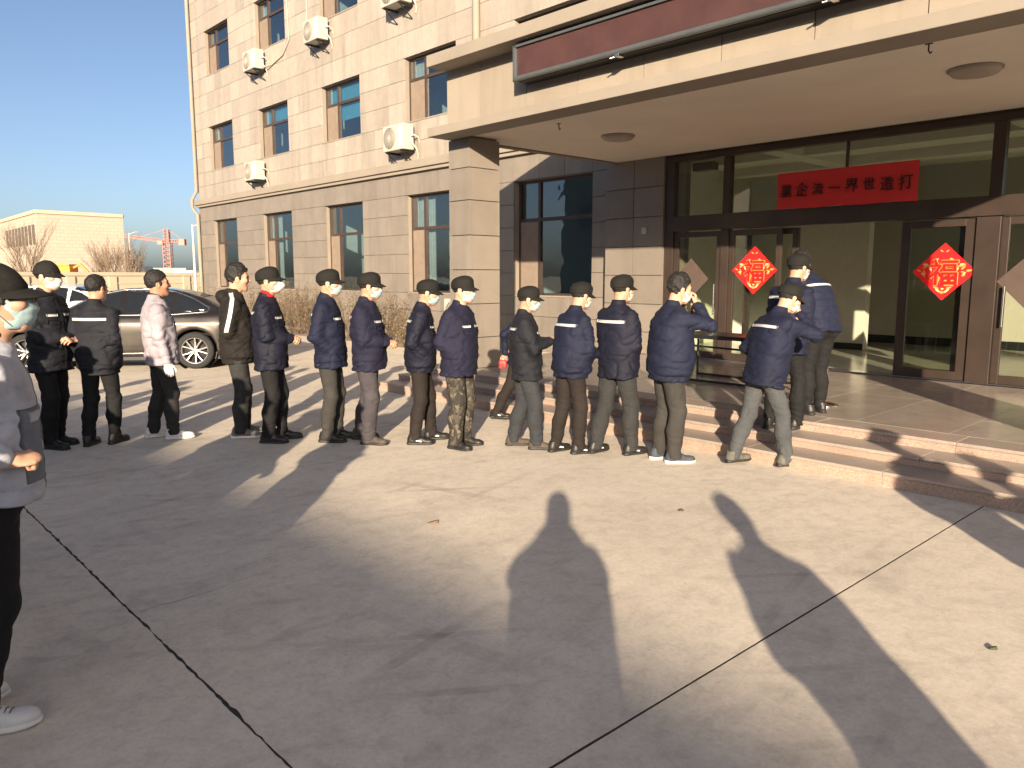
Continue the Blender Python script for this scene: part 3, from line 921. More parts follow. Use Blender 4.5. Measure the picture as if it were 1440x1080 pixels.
C = {
    'navy': cloth('navy work cloth', (.0060, .0084, .0255), .78),
    'navy2': cloth('faded navy cloth', (.0075, .0105, .029), .78),
    'navy3': cloth('deep navy cloth', (.0050, .0058, .0165), .74),
    'navy4': cloth('violet navy cloth', (.0090, .0092, .0260), .82),
    'inky': cloth('blue black cloth', (.0080, .0090, .0140), .8),
    'black': cloth('black cloth', (.008, .008, .009), .85),
    'brownblack': cloth('brown black cloth', (.016, .012, .011), .88),
    'char': cloth('charcoal cloth', (.022, .021, .022), .88),
    'grey': cloth('grey trouser cloth', (.048, .043, .050), .9),
    'olive': cloth('grey olive cloth', (.034, .032, .030), .9),
    'blackhood': cloth('black hooded cloth', (.012, .010, .009), .85),
    'light': cloth('light grey work cloth', (.27, .245, .28), .85),
    'slate': cloth('slate blue cloth', (.13, .145, .18)),
    'mid': cloth('blue grey work cloth', (.37, .385, .44), .85),
    'red': cloth('red knit', (.42, .012, .018), .9),
    'camo': camo(),
    'jean': denim('dark blue denim', (.022, .025, .031)),
    'jeangrey': denim('grey washed denim', (.056, .060, .066)),
    'jeanblack': denim('black denim', (.021, .021, .022)),
    'cap': cloth('black cap cloth', (.0085, .008, .0072), .85),
    'hair': plain('black hair', (.006, .005, .0045), .7, var=.5, scale=60, bmp=1.0, bscale=140),
    'stripe': plain('reflective tape', (.50, .50, .51), .35, var=.06),
    'strip_w': cloth('white cloth panel', (.50,.50,.50), .8),
    'mask': cloth('pale blue mask', (.29, .40, .42), .9, .2, .08),
    'maskw': cloth('white mask', (.56, .54, .51), .9, .15, .05),
    'glove': cloth('white knit glove', (.55, .54, .53), .9, .25, .06),
    'shoeblk': plain('black shoe', (.014, .013, .012), .5, var=.3, scale=20, bmp=.3),
    'shoebrn': plain('brown suede shoe', (.060, .048, .038), .8, var=.3, scale=20, bmp=.3),
    'shoegry': plain('grey mesh shoe', (.15, .145, .14), .8, var=.3, scale=20, bmp=.3),
    'shoewht': plain('white leather shoe', (.60, .59, .58), .45, var=.06, scale=12, bmp=.1),
    'shoenvy': plain('navy mesh shoe', (.035, .045, .06), .75, var=.3, scale=20, bmp=.3),
    'shoeolv': plain('olive grey shoe', (.085, .085, .070), .75, var=.3, scale=20, bmp=.3),
    'solew': plain('white sole', (.66, .65, .63), .6, var=.08),
    'soleb': plain('black sole', (.016, .016, .016), .6, var=.2),
    'wire': plain('thin wire frame', (.10, .08, .07), .3, .7),
    'eyew': plain('eye white', (.62, .58, .54), .3), 'iris': plain('dark iris', (.012, .008, .006), .2),
    'lip': plain('lip', (.36, .15, .12), .5, var=.1),
    'zip': plain('zip metal', (.20, .20, .20), .4, .7),
}
# ---- cached head (frame: origin at eye level, +Y face, +X the person's right, Z up)
def head_fn(P):
    X = np.abs(P[:, 0]); A = np.stack([X, P[:, 1], P[:, 2]], 1)
    d = ell(P, (0, -.014, .032), (.0765, .096, .088))
    d = smin(d, ell(P, (0, .020, -.042), (.061, .066, .076)), .03)
    d = smin(d, rcone(A, (.056, -.004, -.040), (.020, .058, -.094), .016, .016), .03)
    d = smin(d, ell(P, (0, .066, -.098), (.022, .018, .018)), .022)
    d = smin(d, rcone(A, (.012, .083, .021), (.048, .067, .022), .009, .009), .02)       # brow
    d = smin(d, ell(A, (.041, .058, -.022), (.026, .028, .024)), .02)                   # cheekbone
    d = smax(d, -ell(A, (.031, .098, .002), (.016, .017, .010)), .012)                  # sockets
    d = smin(d, rcone(P, (0, .084, .010), (0, .104, -.026), .0075, .0115), .012)         # nose
    d = smin(d, ell(A, (.012, .094, -.030), (.009, .011, .008)), .008)
    d = smin(d, ell(P, (0, .086, -.056), (.022, .011, .0065)), .006)
    d = smin(d, ell(P, (0, .084, -.067), (.019, .011, .007)), .006)
    d = smax(d, -ell(P, (0, .099, -.0615), (.024, .009, .0016)), .003)
    d = smin(d, ell(A, (.0765, -.010, -.012), (.0075, .019, .031)), .006)               # ears
    d = smax(d, -ell(A, (.084, -.006, -.010), (.006, .009, .017)), .006)
    d = smin(d, rcone(P, (0, -.022, -.055), (0, -.035, -.21), .053, .058), .03)          # neck
    return d
def neck_cut(V, Q): return V, Q
HEAD = nets(head_fn, (-.1, -.125, -.215), (.1, .125, .135), .0058)
HEAD_FINE = nets(head_fn, (-.1, -.125, -.215), (.1, .125, .135), .0036)
def hair_fn(low, top, seed):
    def fn(P):
        X = np.abs(P[:, 0]); A = np.stack([X, P[:, 1], P[:, 2]], 1)
        d = ell(P, (0, -.016, .038), (.0825, .102, .092 + top))
        face = np.maximum(.030 - P[:, 1] - np.clip((P[:, 2] - .045) * 1.2, 0, .08), P[:, 2] * 0 - 1)
        # keep only above the hairline: front hairline z>.062, at temples lower, nape down to low
        line = np.where(P[:, 1] > .02, .050 + (P[:, 1] - .02) * .35, np.where(P[:, 1] > -.02, .020, low + np.clip((P[:, 1] + .105) * .35, 0, 1)))
        line = np.interp(P[:, 1], [-.12, -.05, -.022, -.012, .018, .030, .050, .09], [low, low, -.028, .012, .010, .030, .052, .072])
        d = smax(d, line - P[:, 2], .008)
        d = smin(d, smax(smax(ell(A, (.069, .016, .004), (.012, .010, .024)), -1 + 0 * X, .01), -1 + 0 * X, .01), .004)   # sideburns
        n = vnoise(P, (52, 36, 44), seed) * (.003 + .20 * top) + vnoise(P, (95, 62, 75), seed + 3) * .0042
        return d + n
    return fn
HAIR = {k: nets(hair_fn(*v), (-.11, -.14, -.12), (.11, .13, .17), .0062) for k, v in {'short': (-.062, .004, 1), 'crop': (-.045, .008, 5), 'tall': (-.066, .020, 9)}.items()}
def cap_fn(kind):
    def fn(P):
        Y = P[:, 1]; Z = P[:, 2]; X = P[:, 0]
        if kind == 'flat':      # flat topped work cap: near-vertical sides, slightly flared, flat crown tilted to the front
            t = np.clip((Z - .020) / .085, 0, 1)
            w = .0865 + .005 * np.sin(t * 2.2) ; dd = .106 + .004 * np.sin(t * 2.0)
            q = np.sqrt((X / w) ** 2 + ((Y + .012) / dd) ** 2)
            d = (q - 1) * .085
            d = smax(d, Z - (.134 + .05 * (Y + .012) - 4.2 * X * X - 3.0 * (Y + .005) ** 2), .034)
            d = smax(d, .020 - Z, .004)
        elif kind == 'round':
            d = ell(P, (0, -.012, .03), (.088, .107, .108)); d = smax(d, .020 - Z, .004)
        else:                   # baseball dome, six panels
            a = np.arctan2(X, Y + .012)
            d = ell(P, (0, -.012, .024), (.088, .109, .106)) + .0018 * np.abs(np.cos(a * 3)) ** 8
            d = smax(d, .020 - Z, .004)
        d = d + vnoise(P, (22, 22, 30), 4) * .0028
        band = np.sqrt((X / .0885) ** 2 + ((Y + .012) / .1075) ** 2)
        d = smin(d, smax(smax((band - 1) * .088, Z - .044, .004), .019 - Z, .003), .004)
        return d
    return fn
CAPS = {k: nets(cap_fn(k), (-.115, -.14, .01), (.115, .125, .16), .0055) for k in ('flat', 'round', 'ball')}
def visor_mesh(kind):
    V = []; nu, nv = 15, 6
    L = {'flat': .056, 'round': .045, 'ball': .075}[kind]
    for side in (0, 1):
        for i in range(nu):
            a = math.pi * (i / (nu - 1) - .5) * .92
            for j in range(nv):
                t = j / (nv - 1)
                x = math.sin(a) * (.086 + .004 * t); y0 = -.012 + math.cos(a) * .104
                y = y0 + L * t * max(0, math.cos(a)) ** .6
                z = .030 - .030 * t * math.cos(a) - .022 * (math.sin(a) ** 2) * t - side * .005
                V.append((x, y, z))
    Fs = []; n = nu * nv
    for i in range(nu - 1):
        for j in range(nv - 1):
            q = i * nv + j
            Fs.append((q, q + nv, q + nv + 1, q + 1)); Fs.append((n + q, n + q + 1, n + q + nv + 1, n + q + nv))
    for i in range(nu - 1):
        q = i * nv + nv - 1; Fs.append((q, q + nv, n + q + nv, n + q))
    return np.array(V), np.array(Fs)
VISOR = {k: visor_mesh(k) for k in CAPS}
def mask_VQ(kind):
    nu, nv = 17, 13; V = []
    for side in (0, 1):
        for i in range(nu):
            u = i / (nu - 1) * 2 - 1; a = u * rad(74)
            for j in range(nv):
                t = j / (nv - 1)      # 0 top .. 1 under the chin
                z = -.002 - .108 * t + .016 * abs(u) * (t - .35) - .014 * (1 - abs(u)) * (.0 if t > .3 else .0)
                prof = np.interp(t, [0, .18, .34, .6, .82, 1], [.100, .113, .119, .108, .098, .074])
                if kind == 'cup': prof = np.interp(t, [0, .18, .40, .6, .82, 1], [.100, .122, .140, .130, .106, .076])
                elif kind == 'pleat': prof += .0022 * math.sin(t * 21) * (1 - abs(u) ** 3)
                hwid = .071 - .010 * t
                x = hwid * math.sin(a) / math.sin(rad(74))
                y = .026 + (prof - .026) * (math.cos(a) - math.cos(rad(74))) / (1 - math.cos(rad(74))) - .01 * t * abs(u)
                if kind == 'cup': x *= .93
                V.append((x, y - side * .003, z))
    Fs = []; n = nu * nv
    for i in range(nu - 1):
        for j in range(nv - 1):
            q = i * nv + j
            Fs.append((q, q + 1, q + nv + 1, q + nv)); Fs.append((n + q, n + q + nv, n + q + nv + 1, n + q + 1))
    rim = [i * nv for i in range(nu)] + [(nu - 1) * nv + j for j in range(1, nv)] + [i * nv + nv - 1 for i in range(nu - 2, -1, -1)] + [j for j in range(nv - 2, 0, -1)]
    for k in range(len(rim)):
        a, b = rim[k], rim[(k + 1) % len(rim)]; Fs.append((a, b, n + b, n + a))
    return np.array(V), np.array(Fs)
MASKS = {k: mask_VQ(k) for k in ('pleat', 'cup')}
def hand_fn(curl, thumb_in, grow=0.0):
    fx = [-.029, -.010, .010, .028]; fl = [.070, .078, .072, .056]; by = [.086, .090, .086, .078]
    def fn(P):
        d = rcone(P, (0, -.05, 0), (0, .01, 0), .026 + grow, .024 + grow)
        d = smin(d, ell(P, (0, .046, .001), (.040 + grow, .050, .0145 + grow)), .02)
        d = smin(d, ell(P, (-.020, .028, -.008), (.017, .028, .013)), .012)
        fing = None
        for i in range(4):
            p = np.array([fx[i] * 1.04, by[i] - .016, .002]); ang = 0
            e = d
            for s, (k, c) in enumerate(zip((.46, .30, .24), curl)):
                ang += rad(c * (1 + .06 * i))
                q = p + fl[i] * k * np.array([fx[i] * .4 * (1 - min(1, ang)), math.cos(ang), -math.sin(ang)])
                r0 = (.0096, .0085, .0078)[s] * (.86 if i == 3 else 1) + grow; r1 = (.0085, .0078, .0068)[s] * (.86 if i == 3 else 1) + grow
                seg = rcone(P, p, q, r0, r1); e = seg if s == 0 else np.minimum(e, seg)
                p = q
            fing = e if fing is None else np.minimum(fing, e)
        d = smin(d, fing, .004)
        if thumb_in: T = [(-.028, .014, -.008), (-.044, .044, -.020), (-.028, .066, -.036), (-.012, .074, -.042)]
        else: T = [(-.026, .012, -.006), (-.050, .040, -.012), (-.060, .066, -.016), (-.062, .088, -.020)]
        for a, b, r0, r1 in zip(T[:-1], T[1:], (.013, .0105, .0095), (.0105, .0095, .0075)):
            d = smin(d, rcone(P, a, b, r0 + grow, r1 + grow), .007)
        return d
    return fn
HANDS = {}
def hand_VQ(kind, fine=False):
    key = (kind, fine)
    if key not in HANDS:
        args = {'relax': ((18, 24, 16), False), 'fist': ((70, 86, 50), True), 'hold': ((44, 52, 32), True), 'glove': ((20, 26, 18), False, .003)}[kind]
        HANDS[key] = nets(hand_fn(*args), (-.085, -.075, -.085), (.065, .185, .045), .0030 if fine else .0048)
    return HANDS[key]
def shoe_fn(P):
    d = rcone(P, (0, -.035, .048), (.004, .06, .050), .041, .040)
    d = smin(d, ell(P, (.004, .135, .034), (.045, .068, .034)), .04)
    d = smin(d, rcone(P, (0, -.022, .05), (0, -.026, .105), .041, .046), .02)
    d = smin(d, ell(P, (0, -.05, .05), (.036, .035, .05)), .02)
    d = smax(d, P[:, 2] - .112, .006)
    d = smax(d, .012 - P[:, 2], .006)
    lace = np.abs(P[:, 0]) < .02
    d = d - .0030 * np.clip(np.sin(P[:, 1] * 330), 0, 1) * ((P[:, 1] > .03) & (P[:, 1] < .10) & (P[:, 2] > .055) & lace)
    d = d + vnoise(P, (30, 24, 30), 2) * .0022
    return d
def sole_fn(P):
    Y = P[:, 1]
    w = np.interp(Y, [-.10, -.06, 0, .06, .12, .17, .215], [.022, .040, .037, .043, .049, .043, .016])
    cx = np.interp(Y, [-.1, .05, .2], [0, .002, .004])
    d = np.abs(P[:, 0] - cx) - w
    d = smax(d, np.abs(Y - .057) - .150, .012)
    zt = np.interp(Y, [-.1, .05, .2], [.030, .024, .024])
    d = smax(d, P[:, 2] - zt, .006); d = smax(d, -P[:, 2] + np.clip((Y - .15) * .14, 0, 1), .006)
    return d
SHOE = nets(shoe_fn, (-.07, -.11, -.005), (.07, .225, .125), .0068)
SOLE = nets(sole_fn, (-.07, -.115, -.012), (.07, .225, .045), .0068)

def ik(a, b, l1, l2, hint):
    """two-bone joint position between a and b bending towards hint; clamps b when too far"""
    a = np.asarray(a, float); b = np.asarray(b, float); v = b - a; d = np.linalg.norm(v)
    if d > (l1 + l2) * .995:
        b = a + v / d * (l1 + l2) * .995; v = b - a; d = np.linalg.norm(v)
    d = max(d, abs(l1 - l2) + .01)
    x = (l1 * l1 - l2 * l2 + d * d) / (2 * d); h = math.sqrt(max(0, l1 * l1 - x * x))
    u = unit(v); hv = np.asarray(hint, float); hv = unit(hv - u * (hv @ u))
    return a + u * x + hv * h, b
# arm presets: wrist in the torso frame relative to the pelvis (side*x, y, z), elbow hint, hand kind, (finger dir), (back-of-hand dir)
ARMS = {
    'down':   ((.245, .03, -.10), (.3, -1, 0), 'relax', (.0, .12, -1), (1, 0, 0)),
    'pocket': ((.150, .088, -.005), (.55, -1, .1), 'relax', (-.5, .45, -.75), (1, .3, 0)),
    'pocketback': ((.150, .070, -.03), (.6, -1, .1), 'relax', (-.4, .2, -.9), (1, .3, 0)),
    'front':  ((.055, .225, .11), (.6, -.7, -.2), 'hold', (-.75, .65, .0), (.25, .5, .8)),
    'high':   ((.075, .27, .23), (.6, -.5, -.5), 'hold', (-.55, .75, .25), (.35, .4, .8)),
    'fold':   ((.03, .215, .10), (.7, -.6, -.2), 'hold', (-1, .25, .1), (0, .7, .7)),
    'tablet': ((.11, .27, .10), (.6, -.7, -.3), 'hold', (-.35, .9, .0), (.7, .0, -.7)),
    'mouth':  ((.055, .215, .545), (.75, .25, -.7), 'hold', (-.45, .1, .9), (.5, .8, .1)),
    'mouthlow': ((.06, .25, .46), (.75, .2, -.7), 'hold', (-.4, .0, .9), (.5, .8, .1)),
    'behind': ((.20, -.17, -.02), (.6, -1, .3), 'hold', (.1, -.35, -.9), (1, 0, 0)),
    'fistfront': ((.262, .045, .140), (.5, -1, .0), 'fist', (-.35, .93, .05), (.45, .0, .9)),
    'ear': ((.12, .10, .60), (.9, .2, -.6), 'hold', (-.2, .1, 1), (.7, .6, 0)),
}
def frame_from(y, z):
    y = unit(y); z = np.asarray(z, float); z = unit(z - y * (y @ z)); x = np.cross(y, z)
    return np.stack([x, y, z], 1)

ALLP = []
def person(label, foot, top_px, face, h=None, z0=0.0, pos=None, jacket='navy', style='straight', trousers='black', shoes=('shoeblk', 'soleb'),
           arms=('pocket', 'pocket'), feet=((.10, .02), (.10, -.06)), lean=0.0, hunch=0.0, head=(0, 0), cap=None, mask=None, glasses=False, hair='short',
           girth=1.0, tone=0, tape=True, collar=None, hood=False, gloves=False, seed=1, res=.0102, group=None, hem=-.17, side_stripe=False, chest=True, legw=1.0, hold=None, baggy=1.0, sway=0.0, wrinkle=1.0):
    """face: degrees from square-on profile looking to picture right (0); + turns away from the viewer, - towards"""
    base = pos if pos is not None else on_z(foot[0], foot[1], z0)
    base = Vector((base[0], base[1], z0))
    sight = math.atan2(base.y, base.x) if pos is None or face is not None else 0
    head_ang = sight - math.pi / 2 + rad(face)            # world heading of the person
    if h is None:
        hx = top_px[0]; r = ray(*top_px); t = math.hypot(base.x, base.y) / math.hypot(r.x, r.y)
        h = CAM_H + t * r.z - z0
        if cap: h -= .028
        h += .0
        h = max(1.50, min(1.86, h))
        bend = math.cos(rad(abs(lean) * .55)) 
    s = h / 1.768
    root = empty('person', base, head_ang - math.pi / 2, label=label, cat='person', group=group)
    pz = .935
    R = rotx(-rad(lean))                                   # torso frame: columns right, fwd, up
    pel = np.array([sway, -.02 * lean / 10, pz])
    Tt = lambda p: (np.asarray(p, float)) @ R.T + pel        # torso coords -> person coords
    inv = lambda P: (P - pel) @ R
    # legs
    legs = []
    for sgn, (fx, fy) in ((1, feet[0]), (-1, feet[1])):
        hip = pel + np.array([sgn * .088, 0, -.035]); ank = np.array([sgn * fx, fy, .088])
        knee, ank = ik(hip, ank, .416, .402, (sgn * .12, 1, 0))
        legs.append((sgn, hip, knee, ank))
    # arms
    armj = []
    for sgn, nm in ((1, arms[0]), (-1, arms[1])):
        w, hint, hk, fd, bd = ARMS[nm] if isinstance(nm, str) else nm
        sh = Tt((sgn * .176, -.006 + hunch * .035, .432)); wr = Tt((sgn * w[0], w[1], w[2]))
        el, wr = ik(sh, wr, .285, .255, R @ (np.array(hint) * (sgn, 1, 1)))
        armj.append((sgn, sh, el, wr, hk, unit(R @ (np.array(fd) * (sgn, 1, 1))), unit(R @ (np.array(bd) * (sgn, 1, 1))), nm))
    girth *= 1.06
    g = girth
    if style == 'straight':
        zt = [hem - .02, hem + .04, 0, .14, .28, .38, .45, .52, .56]
        wt = [.200, .202, .196, .198, .205, .200, .160, .088, .07]; dt = [.156, .157, .152, .152, .150, .136, .112, .082, .068]
    else:
        zt = [hem - .02, hem + .03, hem + .075, .04, .16, .28, .38, .45, .52, .56]
        wt = [.172, .178, .206, .212, .206, .206, .200, .160, .088, .07]; dt = [.142, .148, .168, .170, .160, .152, .136, .112, .082, .068]
    yo = np.interp(zt, [-.2, 0, .2, .35, .5, .56], [.012, .016 * g, .012, -.004 + .02 * hunch, .0 + .04 * hunch, .012 + .05 * hunch])
    def jacket_fn(P):
        T = inv(P); z = T[:, 2]
        w = np.interp(z, zt, wt) * (g if g > 1 else 1 - (1 - g) * .8); dd = np.interp(z, zt, dt) * g; oy = np.interp(z, zt, yo)
        q = (np.abs(T[:, 0] / w) ** 2.35 + np.abs((T[:, 1] - oy) / dd) ** 2.35) ** (1 / 2.35)
        d = (q - 1) * dd
        d = smax(d, z - .53, .02)
        for sgn, sh, el, wr, hk, fd, bd, nm in armj:
            a = rcone(P, sh, el, .071 * baggy * (.9 + .1 * g), .062 * baggy)
            fore = rcone(P, el, wr - unit(wr - el) * .012, .060 * baggy, .046)
            d = smin(d, smin(a, fore, .035), .05)
        # collar
        d = smin(d, smax(rcone(T, (0, -.012 + .04 * hunch, .49), (0, .004 + .05 * hunch, .575), .082, .066), np.abs(z - .54) - .046, .008), .018)
        if hood:
            d = smin(d, ell(T, (0, -.105, .50), (.125, .070, .075)), .03)
        d = smax(d, hem - z, .008)
        d = d + .0075 * np.exp(-((z - (hem + .05)) / .012) ** 2) * (np.abs(z - hem) < .12)
        for sgn, sh, el, wr, hk, fd, bd, nm in armj:
            u = unit(el - sh); t = (P - sh) @ u
            d = d + .006 * np.exp(-((t - .015) / .012) ** 2) * (np.linalg.norm(P - sh, axis=1) < .11)
            u2 = unit(wr - el); t2 = (P - wr) @ u2
            d = d + .006 * np.exp(-((t2 + .055) / .010) ** 2) * (np.linalg.norm(P - wr, axis=1) < .10)
        near = np.abs(d) < .05
        Pn = P[near] + seed * 3.7
        wr1 = vnoise(Pn + .02 * np.stack([vnoise(Pn, 9, seed)] * 3, 1), (6, 6, 12), seed)
        cre = (1 - np.abs(vnoise(Pn, (6.5, 6.5, 15), seed + 7))) ** 5
        cre2 = (1 - np.abs(vnoise(Pn @ rotx(.6) @ rotz(.5), (7, 9, 20), seed + 11))) ** 6
        amp = np.ones(len(Pn))
        for sgn, sh, el, wr, hk, fd, bd, nm in armj:
            amp += .9 * np.exp(-(np.linalg.norm(P[near] - el, axis=1) / .11) ** 2)
        zz = T[near][:, 2]
        amp += .6 * np.exp(-((zz - (hem + .06)) / .06) ** 2)
        amp *= np.where(zz > .50, .35, 1)
        d[near] += wrinkle * (amp * (wr1 * .0055 + (cre * .0095 + cre2 * .007)) - .003)
        return d
    pts = np.array([Tt((0, 0, -.2)), Tt((.2, 0, .5)), Tt((-.2, 0, .58))] + [a[k] for a in armj for k in (1, 2, 3)])
    lo = pts.min(0) - np.array([.26, .24, .12]); hi = pts.max(0) + np.array([.26, .24, .12])
    lo = np.minimum(lo, Tt((-.24 * g, -.24, hem)) - .05); hi = np.maximum(hi, Tt((.24 * g, .24, .6)) + .05)
    JV, JQ = nets(jacket_fn, lo, hi, res)
    JV = smooth_verts(JV, JQ, 1, .35)
    def put(name, V, Q, mat, parent=root, keep=False):
        me = np_mesh(name, V * s, Q); o = link(name, me, mat, parent)
        return o
    jo = put('jacket', JV, JQ, C[jacket])
    # trousers
    wl = legw
    def trouser_fn(P):
        d = ell(P, pel + np.array([0, -.004, -.03]), (.165 * (.5 + .5 * g), .122 * (.4 + .6 * g), .13))
        for sgn, hip, knee, ank in legs:
            a = rcone(P, hip + np.array([0, -.008, .0]), knee, .100 * wl, .073 * wl)
            a = smin(a, ell(P, hip + np.array([0, -.045, -.03]), (.085, .085, .10)), .04)
            shin = ank - knee
            b = rcone(P, knee, knee + shin * .45 + np.array([0, -.012, 0]), .072 * wl, .073 * wl)
            c = rcone(P, knee + shin * .45 + np.array([0, -.012, 0]), ank + np.array([0, 0, -.02]), .071 * wl, .063 * wl)
            leg = smin(smin(a, b, .03), c, .03)
            d = smin(d, leg, .022) if sgn == 1 else smin(d, leg, .012)
        d = smax(d, inv(P)[:, 2] - (hem + .05), .01)
        d = smax(d, .048 - P[:, 2] , .006) if min(l[3][2] for l in legs) < .12 else d
        near = np.abs(d) < .045
        Pn = P[near] + seed * 5.3
        zz = P[near][:, 2]
        amp = .45 + 1.2 * np.exp(-((zz - .14) / .09) ** 2) + .55 * np.exp(-((zz - .50) / .10) ** 2) + .5 * np.exp(-((zz - .83) / .07) ** 2)
        w1 = vnoise(Pn, (7, 7, 13), seed + 21); cr = (1 - np.abs(vnoise(Pn @ roty(.35), (7, 7, 19), seed + 23))) ** 5
        cl = (1 - np.abs(vnoise(Pn, (11, 11, 3.2), seed + 27))) ** 6
        d[near] += amp * (w1 * .005 + cr * .009) + cl * .004 - .002
        return d
    tp = np.array([p for l in legs for p in l[1:]])
    lo = tp.min(0) - np.array([.20, .20, .1]); hi = tp.max(0) + np.array([.20, .20, .18]); lo[2] = max(lo[2], .02)
    TV, TQ = nets(trouser_fn, lo, hi, res)
    put('trousers', TV, TQ, C[trousers])
    # shoes
    for sgn, hip, knee, ank in legs:
        sh_dir = rad(8) * -sgn
        tilt = 0
        M = rotz(sh_dir)
        off = np.array([ank[0], ank[1], ank[2] - .088])
        def tr(V):
            W = V.copy(); W[:, 0] *= -sgn
            return W @ M.T + off
        so = put('shoe', tr(SHOE[0]), SHOE[1] if sgn < 0 else SHOE[1][:, ::-1], C[shoes[0]])
        put('sole', tr(SOLE[0]), SOLE[1] if sgn < 0 else SOLE[1][:, ::-1], C[shoes[1]], so)
        if res < .009:      # laces and a red heel tab
            lc = MB()
            for k in range(5):
                y = .035 + .017 * k; zz = .0945 - .0050 * k
                lc.tube([(-.022, y, zz - .006), (0, y + .006, zz + .003), (.022, y + .010, zz - .006)], .0028, 5)
            lc.tube([(-.01, .045, .094), (-.03, .03, .098), (-.035, .05, .085)], .0022, 5); lc.tube([(.01, .045, .094), (.03, .028, .098), (.036, .05, .085)], .0022, 5)
            put('laces', tr(np.array(lc.V)), np.array([f for f in lc.F if len(f) == 4]), C['shoegry'], so)
            tb_ = MB().box(-.012, .012, -.094, -.084, .05, .10, .003).tube([(.041, -.03, .03), (.046, .01, .055), (.038, .035, .088)], .003, 5).tube([(-.041, -.03, .03), (-.046, .01, .055), (-.038, .035, .088)], .003, 5)
            link('red_trim', py_mesh('red_trim', tr(np.array(tb_.V)) * s, tb_.F, True), C['red'], so)
        if len(shoes) > 2:   # a pale swoosh-free flash on the side
            sv = np.array([(.046, .01, .045), (.047, .07, .034), (.047, .075, .045), (.046, .02, .062)]); 
            fl = []
            for x_s in (1, -1):
                q = sv.copy(); q[:, 0] *= x_s
                fl.append(tr(q))
            fv = np.concatenate(fl); put('flash', fv, np.array([(0, 1, 2, 3), (4, 7, 6, 5)]), C[shoes[2]], so)
    # head
    yaw, pit = head
    hb = Tt((0, .004 + hunch * .055, .56))
    HR = rotz(-rad(yaw)) @ rotx(-rad(pit + lean * .45))
    hc = hb + R @ np.array([0, .018, .02]) + HR @ np.array([0, .024, .112])
    fine = res < .009
    hv, hq = HEAD_FINE if fine else HEAD
    hs = 1.10
    toW = lambda V: (V * hs) @ HR.T + hc
    body = [(toW(hv), hq)]
    # hidden trunk and limbs so that the body is one figure under the clothes
    def core(P):
        d = rcone(P, pel, Tt((0, .01 * hunch, .36)), .09, .085)
        d = smin(d, rcone(P, Tt((0, .03 * hunch, .38)), hc + HR @ np.array([0, -.028, -.15]), .045, .042), .02)
        for sgn, sh, el, wr, hk, fd, bd, nm in armj:
            d = smin(d, rcone(P, Tt((0, .02 * hunch, .38)), sh, .035, .032), .02)
            d = smin(d, smin(rcone(P, sh, el, .032, .030), rcone(P, el, wr, .030, .024), .02), .02)
        for sgn, hip, knee, ank in legs:
            d = smin(d, smin(rcone(P, hip, knee, .06, .040), rcone(P, knee, ank, .040, .034), .02), .03)
        return d
    ap = np.concatenate([pts, tp]); body.append(nets(core, ap.min(0) - .15, np.maximum(ap.max(0) + .15, hc - .05), .024))
    gl = []
    for sgn, sh, el, wr, hk, fd, bd, nm in armj:
        if nm in ('pocket', 'pocketback'): continue          # the hand is inside the pocket
        fr = frame_from(fd, bd)
        V, Q = hand_VQ('glove' if gloves else hk, fine)
        W = V * 1.08; W[:, 0] *= (1 if sgn > 0 else -1)
        # base mesh is a right hand palm down with the thumb on -X
        hw_ = W @ fr.T + wr + unit(wr - el) * .022
        part = (hw_, Q if sgn > 0 else Q[:, ::-1])
        (gl if gloves else body).append(part)
    bV, bQ = joinVQ(body)
    put('body', bV, bQ, skin_mat(tone))
    for part in gl: put('glove', part[0], part[1], C['glove'])
    # eyes, brows
    for sx in (1, -1):
        ev = MB().lathe([(.0005, -.0088), (.006, -.0065), (.0088, 0), (.006, .0065), (.0005, .0088)], n=10, axis='z')
        V = np.array(ev.V) * (1.15, .55, .62) + np.array([sx * .031, .083, .001])
        eo = link('eye', py_mesh('eye', toW(V) * s, ev.F, True), C['iris'], root)
        bw = np.array([(sx * .014, .0945, .021), (sx * .030, .0905, .025), (sx * .049, .0770, .020), (sx * .049, .0775, .0165), (sx * .030, .0915, .0185), (sx * .014, .0955, .0155)]) + np.array([0, .0015, 0])
        link('eyebrow', py_mesh('eyebrow', toW(bw) * s, [(0, 1, 4, 5), (1, 2, 3, 4)]), C['hair'], root)
    # hair, cap, mask, glasses
    hv2, hq2 = HAIR[hair]
    if cap:
        keep = hv2[:, 2] < .055
        ok = keep[hq2].all(1); hq2 = hq2[ok]
    put('hair', toW(hv2 * (1, 1, 1)), hq2, C['hair'])
    if cap:
        cv, cq = CAPS[cap]
        tiltc = rotx(rad(5))
        cdz = np.array([0, 0, -.006])
        co = put('cap', toW(cv @ tiltc.T + cdz), cq, C['cap'])
        vv, vq = VISOR[cap]
        put('visor', toW(vv @ tiltc.T + cdz), vq, C['cap'], co)
    if mask:
        kind, mname = {'blue': ('pleat', 'mask'), 'white': ('pleat', 'maskw'), 'cup': ('cup', 'maskw')}[mask]
        mv, mq = MASKS[kind]
        mo = put('face_mask', toW(mv), mq, C[mname])
        for sx in (1, -1):
            st = MB().tube([(sx * .069, .028, -.016), (sx * .079, .004, .002), (sx * .083, -.020, .010), (sx * .084, -.026, -.012), (sx * .082, -.016, -.036), (sx * .078, .004, -.06), (sx * .069, .028, -.090)], .0016, 5)
            link('ear_loop', py_mesh('ear_loop', toW(np.array(st.V)) * s, st.F, True), C['maskw'], mo)
